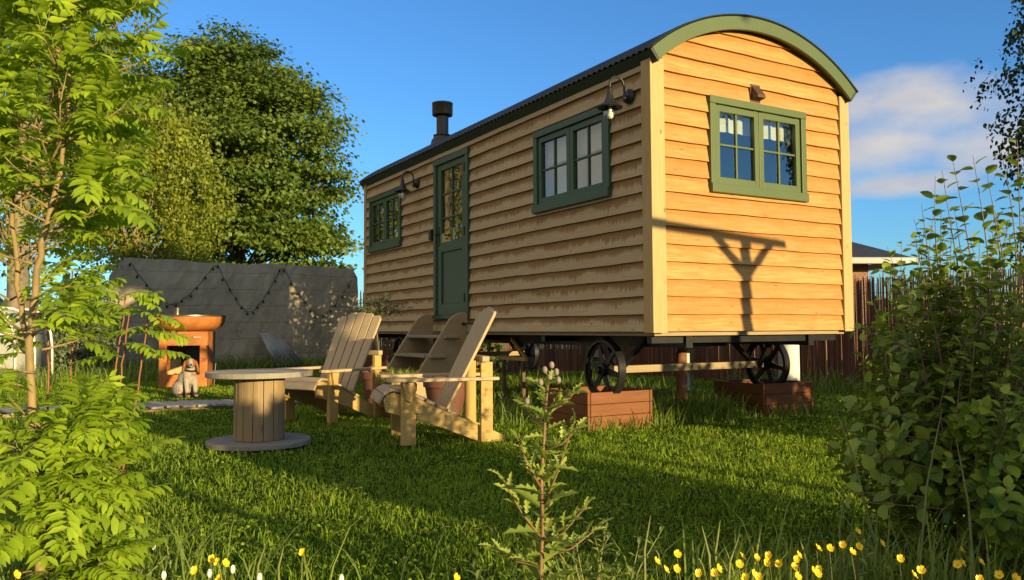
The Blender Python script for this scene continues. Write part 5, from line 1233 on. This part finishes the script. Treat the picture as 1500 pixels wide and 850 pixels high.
# ------------------------------------------------------------------ thistle and weeds in front
random.seed(21)
WAVY = (np.array([[0, 0, 0], [.15, .30, .05], [.22, .12, 0], [.36, .50, .09], [.44, .18, 0], [.58, .42, .03], [.66, .14, -.06], [.8, .25, -.06], [1, 0, -.22],
                  [.15, -.30, .05], [.22, -.12, 0], [.36, -.50, .09], [.44, -.18, 0], [.58, -.42, .03], [.66, -.14, -.06], [.8, -.25, -.06], [.3, 0, -.03], [.6, 0, -.08]]),
        [(0, 16, 2, 1), (2, 16, 4, 3), (4, 16, 17, 6, 5), (6, 17, 8, 7), (0, 9, 10, 16), (10, 11, 12, 16), (12, 13, 14, 17, 16), (14, 15, 8, 17)])
TD = 2.30
t0_ = at(792, 930, TD); th_ = empty('thistle', (t0_.x, TD, 0), 'tall thistle with wavy leaves and purple buds in the front centre', 'thistle'); O = Vector((t0_.x, TD, 0))
mb = MB(); sp_ = [(0, 0, -.01)] + [at(x, y, TD) - O for x, y in ((792, 840), (795, 770), (793, 700), (797, 640), (800, 590), (804, 552))]
mb.tube(sp_, [.0062, .0060, .0055, .005, .0042, .0035, .0025], 8); P = []; Dr = []; N = []; SZ = []
def tleaf(p, d, sz):
    P.append(p); Dr.append(d); N.append(Vector((0, -.3, 1)) + Vector((random.gauss(0, .4), random.gauss(0, .4), 0))); SZ.append(sz)
for i in range(46):
    f = i / 45; y = 860 - 300 * f; x = 793 + 8 * f + random.uniform(-2, 2); a = i * 2.4
    tleaf(at(x, y, TD) - O, Vector((math.cos(a), math.sin(a) * .8, random.uniform(.15, .9))), random.uniform(.07, .135) * (1.1 - .45 * f))
for (x, y, ex, ey) in ((795, 745, 842, 615), (793, 715, 757, 640), (795, 790, 735, 700), (795, 800, 860, 740), (798, 620, 770, 590), (797, 660, 850, 625), (795, 830, 720, 800), (796, 820, 880, 770), (800, 600, 842, 575)):
    p, q = at(x, y, TD) - O, at(ex, ey, TD + random.uniform(-.08, .08)) - O; m_ = p.lerp(q, .5) + Vector((0, 0, -.015)); mb.tube([p, m_, q], [.0032, .0026, .0014], 6)
    for k in range(11):
        f = .15 + .85 * k / 10; c = p.lerp(q, f); a = k * 2.3; tleaf(c, (q - p).normalized() + Vector((math.cos(a), math.sin(a), .2)) * .75, random.uniform(.035, .065))
mb.build('stem', M['thstem'], th_, smooth=True)
A_ = lambda q: np.array([tuple(p) for p in q])
leaves('leaves', M['leaf_weed'], A_(P), A_(Dr), A_(N), np.array(SZ), np.array(SZ) * .42, rng.uniform(0, 1, len(P)), WAVY, th_)
for (x, y) in ((808, 535), (798, 542), (815, 545), (805, 553), (792, 560), (818, 557), (772, 588), (846, 572)):
    c = at(x, y, TD + random.uniform(-.015, .015)) - O; MB().ball(c, (.0078, .0078, .0105), 10, 8).build('bud', M['purple'], th_, smooth=True)
def weed(x, d, label, nst, hmin, hmax, lsz, mat=M['leaf_weed'], spread=.12):
    p = at(x, 840, d); t = empty('leafy_weed', (p.x, d, 0), label, 'weed', 0, 'weeds in the rough front edge'); mb = MB(); P = []; Dr = []; N = []; SZ = []
    for i in range(nst):
        b = Vector((random.gauss(0, .03), random.gauss(0, .03), 0)); e = b + Vector((random.gauss(0, spread), random.gauss(0, spread * .6), random.uniform(hmin, hmax))); mb.tube([b, b.lerp(e, .5) + Vector((0, 0, .02)), e], [.003, .0025, .0012], 5)
        for k in range(13):
            f = .15 + .85 * k / 12; a = k * 2.4; P.append(b.lerp(e, f)); Dr.append(Vector((math.cos(a), math.sin(a), .55))); N.append(Vector((-math.cos(a) * .5, -math.sin(a) * .5, 1))); SZ.append(lsz * random.uniform(.7, 1.2) * (1.1 - .5 * f))
    mb.build('stem', M['stem'], t, smooth=True); leaves('leaves', mat, A_(P), A_(Dr), A_(N), np.array(SZ), np.array(SZ) * .36, rng.uniform(0, 1, len(P)), OVAL, t)
weed(845, 2.32, 'pale narrow leaved weed close to the right of the thistle', 9, .12, .27, .06)
weed(895, 2.36, 'narrow leaved weed with upright tips farther right of the thistle', 6, .14, .29, .055)
weed(750, 2.28, 'low pale leaved weed close to the left of the thistle', 6, .1, .2, .06)
weed(1265, 2.55, 'leafy weed at the foot of the shrub among the buttercups', 8, .1, .25, .05, M['leaf_shrub'])
weed(165, 2.45, 'low leafy weed at the foot of the young rowan', 7, .06, .18, .05)

# ------------------------------------------------------------------ grass
def keep_out(x, y):
    k = np.ones(len(x), bool)
    k &= (x + 1.885) ** 2 + (y - 6.06) ** 2 > 0.39 ** 2
    u = (x - CX) * Wd[0] + (y - CY) * Wd[1]; v = (x - CX) * Ld[0] + (y - CY) * Ld[1]
    for u0, v0 in ((-0.165, 0.67), (1.82, 0.58)): k &= ~((u > u0) & (u < u0 + .70) & (v > v0) & (v < v0 + .66))
    k &= ~((abs(x - PX) < .35) & (abs(y - PY) < .35))
    cx, cy = x + 3.70, y - 8.95; c, s = math.cos(R(24.5)), math.sin(R(24.5)); a, b = cx * c + cy * s, -cx * s + cy * c
    k &= ~((abs(a) < 1.65) & (abs(b) < .33))
    return k
def blades(name, mat, x, y, h, wd, tone, label, cat, lean=.35, tpl=BLADE):
    k = keep_out(x, y); x, y, h, wd, tone = x[k], y[k], h[k], wd[k], tone[k]; n = len(x)
    a = rng.uniform(0, 2 * np.pi, n); l = np.abs(rng.normal(0, lean, n))
    d = np.stack([np.cos(a) * l, np.sin(a) * l, np.ones(n)], 1); nr = np.stack([np.cos(a), np.sin(a), np.zeros(n)], 1) + rng.normal(0, .35, (n, 3))
    o = leaves(name, mat, np.stack([x, y, gz(x, y) - .004], 1), d, nr, h, wd, tone, tpl); return tag(o, label, cat, None, 'stuff')
n = 400000; r = 1.9 + 15.5 * rng.uniform(0, 1, n) ** 1.45; az = rng.uniform(R(-41), R(41), n); x = r * np.sin(az); y = r * np.cos(az)
def patch(x, y): return .5 + .22 * np.sin(x * 1.9 + 1.3 * np.sin(y * 1.1)) * np.cos(y * 2.3 + x) + .15 * np.sin(x * 7 + y * 5) * np.cos(y * 8 - x * 3)
pt = patch(x, y)
blades('lawn_grass', M['grass'], x, y, (.018 + .015 * pt) * (.55 + 1.15 * rng.uniform(0, 1, n) ** 2.2) * (1 + .012 * r), (.0022 + .0007 * r) * rng.uniform(.7, 1.2, n), pt + rng.normal(0, .25, n), 'short mown green grass covering the lawn', 'grass', .55)
# straggly longer tufts in the lawn
c = 900; cr = 2.2 + 12 * rng.uniform(0, 1, c) ** 1.2; ca = rng.uniform(R(-38), R(38), c); per = 12
x = np.repeat(cr * np.sin(ca), per) + rng.normal(0, .035, c * per); y = np.repeat(cr * np.cos(ca), per) + rng.normal(0, .035, c * per); n = len(x)
blades('grass_tufts', M['grass'], x, y, rng.uniform(.035, .075, n), np.full(n, .0045) + .0006 * np.repeat(cr, per), rng.uniform(.3, 1, n), 'slightly longer grass tufts scattered over the lawn', 'grass', .5)
n = 9000; r = 2.3 + 8 * rng.uniform(0, 1, n) ** 1.3; az = rng.uniform(R(-38), R(38), n); x = r * np.sin(az); y = r * np.cos(az)
k = (np.sin(x * 2.3 + 1) * np.cos(y * 1.9 - x) + rng.normal(0, .35, n)) > .35; x, y = x[k], y[k]; n = len(x)
d = rng.normal(size=(n, 3)) * np.array([1, 1, .22]) + np.array([0, 0, .12])
o = leaves('dry_thatch', M['straw'], np.stack([x, y, gz(x, y) + rng.uniform(.006, .022, n)], 1), d, np.tile([0, 0, 1.0], (n, 1)) + rng.normal(0, .2, (n, 3)), rng.uniform(.02, .055, n), .0022 + .0005 * r[k], rng.uniform(0, 1, n), DIAMOND)
tag(o, 'dry straw coloured clippings lying in patches in the lawn', 'dry grass', None, 'stuff')
c = 520; cr = 2.4 + 5.5 * rng.uniform(0, 1, c) ** 1.2; ca = rng.uniform(R(-36), R(36), c); per = 14
x = np.repeat(cr * np.sin(ca), per) + rng.normal(0, .07, c * per); y = np.repeat(cr * np.cos(ca), per) + rng.normal(0, .07, c * per); n = len(x); k = keep_out(x, y); x, y = x[k], y[k]; n = len(x)
o = leaves('clover_leaves', M['grass'], np.stack([x, y, gz(x, y) + rng.uniform(.018, .034, n)], 1), rng.normal(size=(n, 3)) * np.array([1, 1, .15]), np.tile([0, 0, 1.0], (n, 1)) + rng.normal(0, .35, (n, 3)), rng.uniform(.014, .024, n), .017, rng.uniform(.3, 1, n), OVAL)
tag(o, 'small round clover leaves spread in the lawn', 'clover', None, 'stuff')
# long grass under the hut, along walls, at the planters
xs_, ys_, hs_ = [], [], []
def strip(p, q, wdt, n, h0, h1):
    f = rng.uniform(0, 1, n); cl = rng.normal(0, 1, n); xs_.append(p.x + (q.x - p.x) * f + rng.normal(0, wdt, n)); ys_.append(p.y + (q.y - p.y) * f + rng.normal(0, wdt, n)); hs_.append(rng.uniform(h0, h1, n) * (.65 + .35 * np.sin(f * 40) ** 2))
strip(hw(.9, 1.3), hw(.9, 5.6), .35, 3600, .12, .42); strip(hw(1.6, 1.2), hw(2.2, 4.5), .4, 2000, .12, .38); strip(hw(.75, .7), hw(1.65, .75), .10, 700, .12, .34); strip(hw(.6, .95), hw(1.8, 1.05), .15, 1100, .15, .42); strip(hw(-.3, 1.5), hw(-.3, 2.9), .18, 700, .1, .3)
strip(hw(-.2, .66), hw(.6, .62), .03, 130, .08, .22); strip(hw(.58, .7), hw(.6, 1.3), .04, 120, .1, .25); strip(hw(1.82, .53), hw(2.6, .50), .05, 150, .1, .26)
strip(Vector((-8.6, 16.3, 0)), Vector((-3.6, 19.0, 0)), .25, 2600, .2, .5); strip(hw(5.3, -3), hw(5.3, 4), .25, 2200, .15, .45)
strip(hw(.3, 2.9), hw(-.6, 4.6), .3, 900, .08, .25); strip(Vector((-1.2, 5.98, 0)), Vector((.0, 6.3, 0)), .22, 260, .05, .10); strip(Vector((-2.3, 6.0, 0)), Vector((-1.45, 6.0, 0)), .25, 300, .05, .10)
strip(Vector((-9, 12, 0)), Vector((-6.2, 14.5, 0)), .5, 1600, .15, .55); strip(Vector((-12, 20, 0)), Vector((-9, 22, 0)), .6, 1200, .3, .9)
x, y, h_ = map(np.concatenate, (xs_, ys_, hs_)); n = len(x)
blades('long_grass', M['tallgrass'], x, y, h_, .006 + .0005 * y * rng.uniform(.7, 1.2, n), rng.uniform(0, .8, n), 'long unmown grass under the hut and along the walls', 'grass', .45, LONGB)
# rough front edge
n = 2300; x = rng.uniform(-1.9, 2.3, n); y = 2.38 + .16 * np.abs(rng.normal(0, 1, n)) + .10 * (np.abs(x) > .7)
dens = np.where(x > .55, 1.0, np.where(x < -.95, .8, .10)); k = rng.uniform(0, 1, n) < dens; x, y = x[k], y[k]; n = len(x)
blades('rough_grass', M['tallgrass'], x, y, rng.uniform(.10, .30, n) * np.where(rng.uniform(0, 1, n) < .12, 1.5, 1), rng.uniform(.004, .008, n), rng.uniform(.1, 1, n), 'tall rough grass along the front edge of the lawn', 'grass', .28, LONGB)
# single tall grass stalks that stand out
random.seed(33)
for i, (x, y0, y1, d, lx) in enumerate(((1040, 850, 770, 2.4, -12), (1062, 850, 782, 2.4, 22), (1052, 850, 762, 2.42, 3), (945, 850, 755, 2.4, 8), (1232, 850, 715, 2.5, 6), (1218, 850, 770, 2.5, -20), (372, 850, 790, 2.4, 20), (410, 850, 800, 2.45, 6), (1340, 850, 600, 2.45, 40), (1300, 830, 560, 2.6, -90), (1430, 850, 640, 2.4, -30), (1180, 850, 790, 2.45, -8))):
    b = at(x, y0, d); b.z = 0; e = at(x + lx, y1, d); m_ = b.lerp(e, .6) + Vector((-.012 * np.sign(lx), 0, .02)); mb = MB()
    pts = [b, b.lerp(m_, .5), m_, m_.lerp(e, .6), e]; wds = [.004, .0045, .004, .003, .0008]; nrm_ = Vector((.3, -1, 0)).normalized()
    vs = []
    for p, w_ in zip(pts, wds): vs += [p - Vector((w_, 0, 0)), p + Vector((0, -.0012, 0)), p + Vector((w_, 0, 0)), p + Vector((0, .0008, 0))]
    mb.add([v - b for v in vs], [(q * 4 + k, q * 4 + (k + 1) % 4, q * 4 + 4 + (k + 1) % 4, q * 4 + 4 + k) for q in range(4) for k in range(4)])
    o = mb.build('grass_blade', M['stem'], None, smooth=True); o.location = b
    tag(o, 'single tall grass blade rising from the rough front edge', 'grass blade', 'tall single grass blades at the front')

# ------------------------------------------------------------------ flowers
def buttercup():
    mb = MB(); hh = 0.21
    root = empty('buttercup', (0, 0, 0), 'small yellow buttercup on a thin stalk at the rough front edge', 'flower', 0, 'yellow buttercups along the front edge')
    mb.tube([(0, 0, 0), (.006, 0, hh * .5), (0, .003, hh)], [.0014, .0012, .001], 5).build('stalk', M['stem'], root)
    f = MB(); tm = Matrix.Rotation(R(48), 3, 'X')
    def tilt(x, y, z):
        q = tm @ Vector((x, y, z - hh)); return (q.x, q.y, q.z + hh)
    for k in range(5):
        a = 2 * math.pi * k / 5; c, s = math.cos(a), math.sin(a)
        def Q(r, w_, z): return (r * c - w_ * s, r * s + w_ * c, hh + z)
        f.add([tilt(*q) for q in [Q(.001, 0, 0), Q(.007, .0062, .003), Q(.012, .0045, .007), Q(.0125, -.0045, .007), Q(.007, -.0062, .003)]], [(0, 1, 2, 3, 4)])
    f.ball((0, 0, hh + .003), (.003, .003, .0025), 8, 5); f.build('petals', M['yellow'], root, clean=False); return root
bc0 = buttercup(); first = True
spots = [(970, 822), (985, 832), (1000, 812), (1093, 815), (1105, 818), (1092, 828), (1100, 838), (1115, 818), (1133, 812), (1137, 825), (1105, 845), (1040, 830), (1045, 838), (1022, 838), (998, 834), (1172, 822), (1175, 814), (1163, 830), (1190, 839), (1197, 836), (1208, 842), (1202, 803), (1216, 803), (1232, 798), (1260, 778), (1254, 797), (1283, 792), (1258, 810), (1316, 818), (1352, 836), (1394, 822), (1405, 824), (1350, 845), (1434, 822), (1484, 846), (1407, 802), (1465, 842), (1440, 850), (303, 820), (320, 822), (330, 826), (437, 811), (284, 834), (311, 846), (668, 848), (20, 842), (1150, 842), (1080, 845)]
for i, (x, y) in enumerate(spots):
    o = bc0 if first else copy_tree(bc0); first = False
    p = at(x, y, .64 * F_PX / (y - 480)); sc_ = p.z / .213; o.location = (p.x, p.y, 0); o.rotation_euler = (random.gauss(0, .05), random.gauss(0, .05), random.uniform(-.7, 1.3)); k = random.uniform(.68, .92); o.scale = (k, k, sc_) if False else (k * sc_ ** 0.0, k, sc_)
cl0 = empty('clover_flower', (0, 0, 0), 'round white clover head at the front left of the lawn', 'flower', 0, 'white clover heads at the front left')
MB().tube([(0, 0, 0), (.004, 0, .06), (0, 0, .125)], .0012, 5).build('stalk', M['stem'], cl0)
mb = MB()
for i in range(70):
    d = Vector((random.gauss(0, 1), random.gauss(0, 1), random.gauss(.25, 1))).normalized(); mb.ball(Vector((0, 0, .13)) + d * .008, (.0034, .0034, .0046), 5, 4)
mb.build('head', M['bowhite'], cl0, clean=False)
for i, (x, y) in enumerate(((240, 843), (307, 840), (341, 834), (380, 846), (500, 848), (225, 800))):
    o = cl0 if i == 0 else copy_tree(cl0); p = at(x, y, .725 * F_PX / (y - 483)); o.location = (p.x, p.y, 0); o.rotation_euler = (0, 0, i); o.scale = (.62, .62, p.z / .13)
um = at(168, 787, 2.42); ue = empty('white_umbel', (um.x, um.y, 0), 'flat white umbel flower head below the young rowan', 'flower')
mb = MB().tube([(0, 0, 0), (.01, 0, um.z * .5), (0, 0, um.z - .05)], .0022, 6); hd_ = MB()
for i in range(22):
    a = i * 2.4; rr = .042 * math.sqrt(i / 22); e = Vector((rr * math.cos(a), rr * math.sin(a), um.z + .004 - rr * .15)); mb.tube([(0, 0, um.z - .05), e], .0008, 4)
    for k in range(12): hd_.ball(e + Vector((random.gauss(0, .0045), random.gauss(0, .0045), random.gauss(0, .0018))), .0022, 5, 4)
mb.build('stalk', M['stem'], ue); hd_.build('flower_head', M['bowhite'], ue, clean=False)
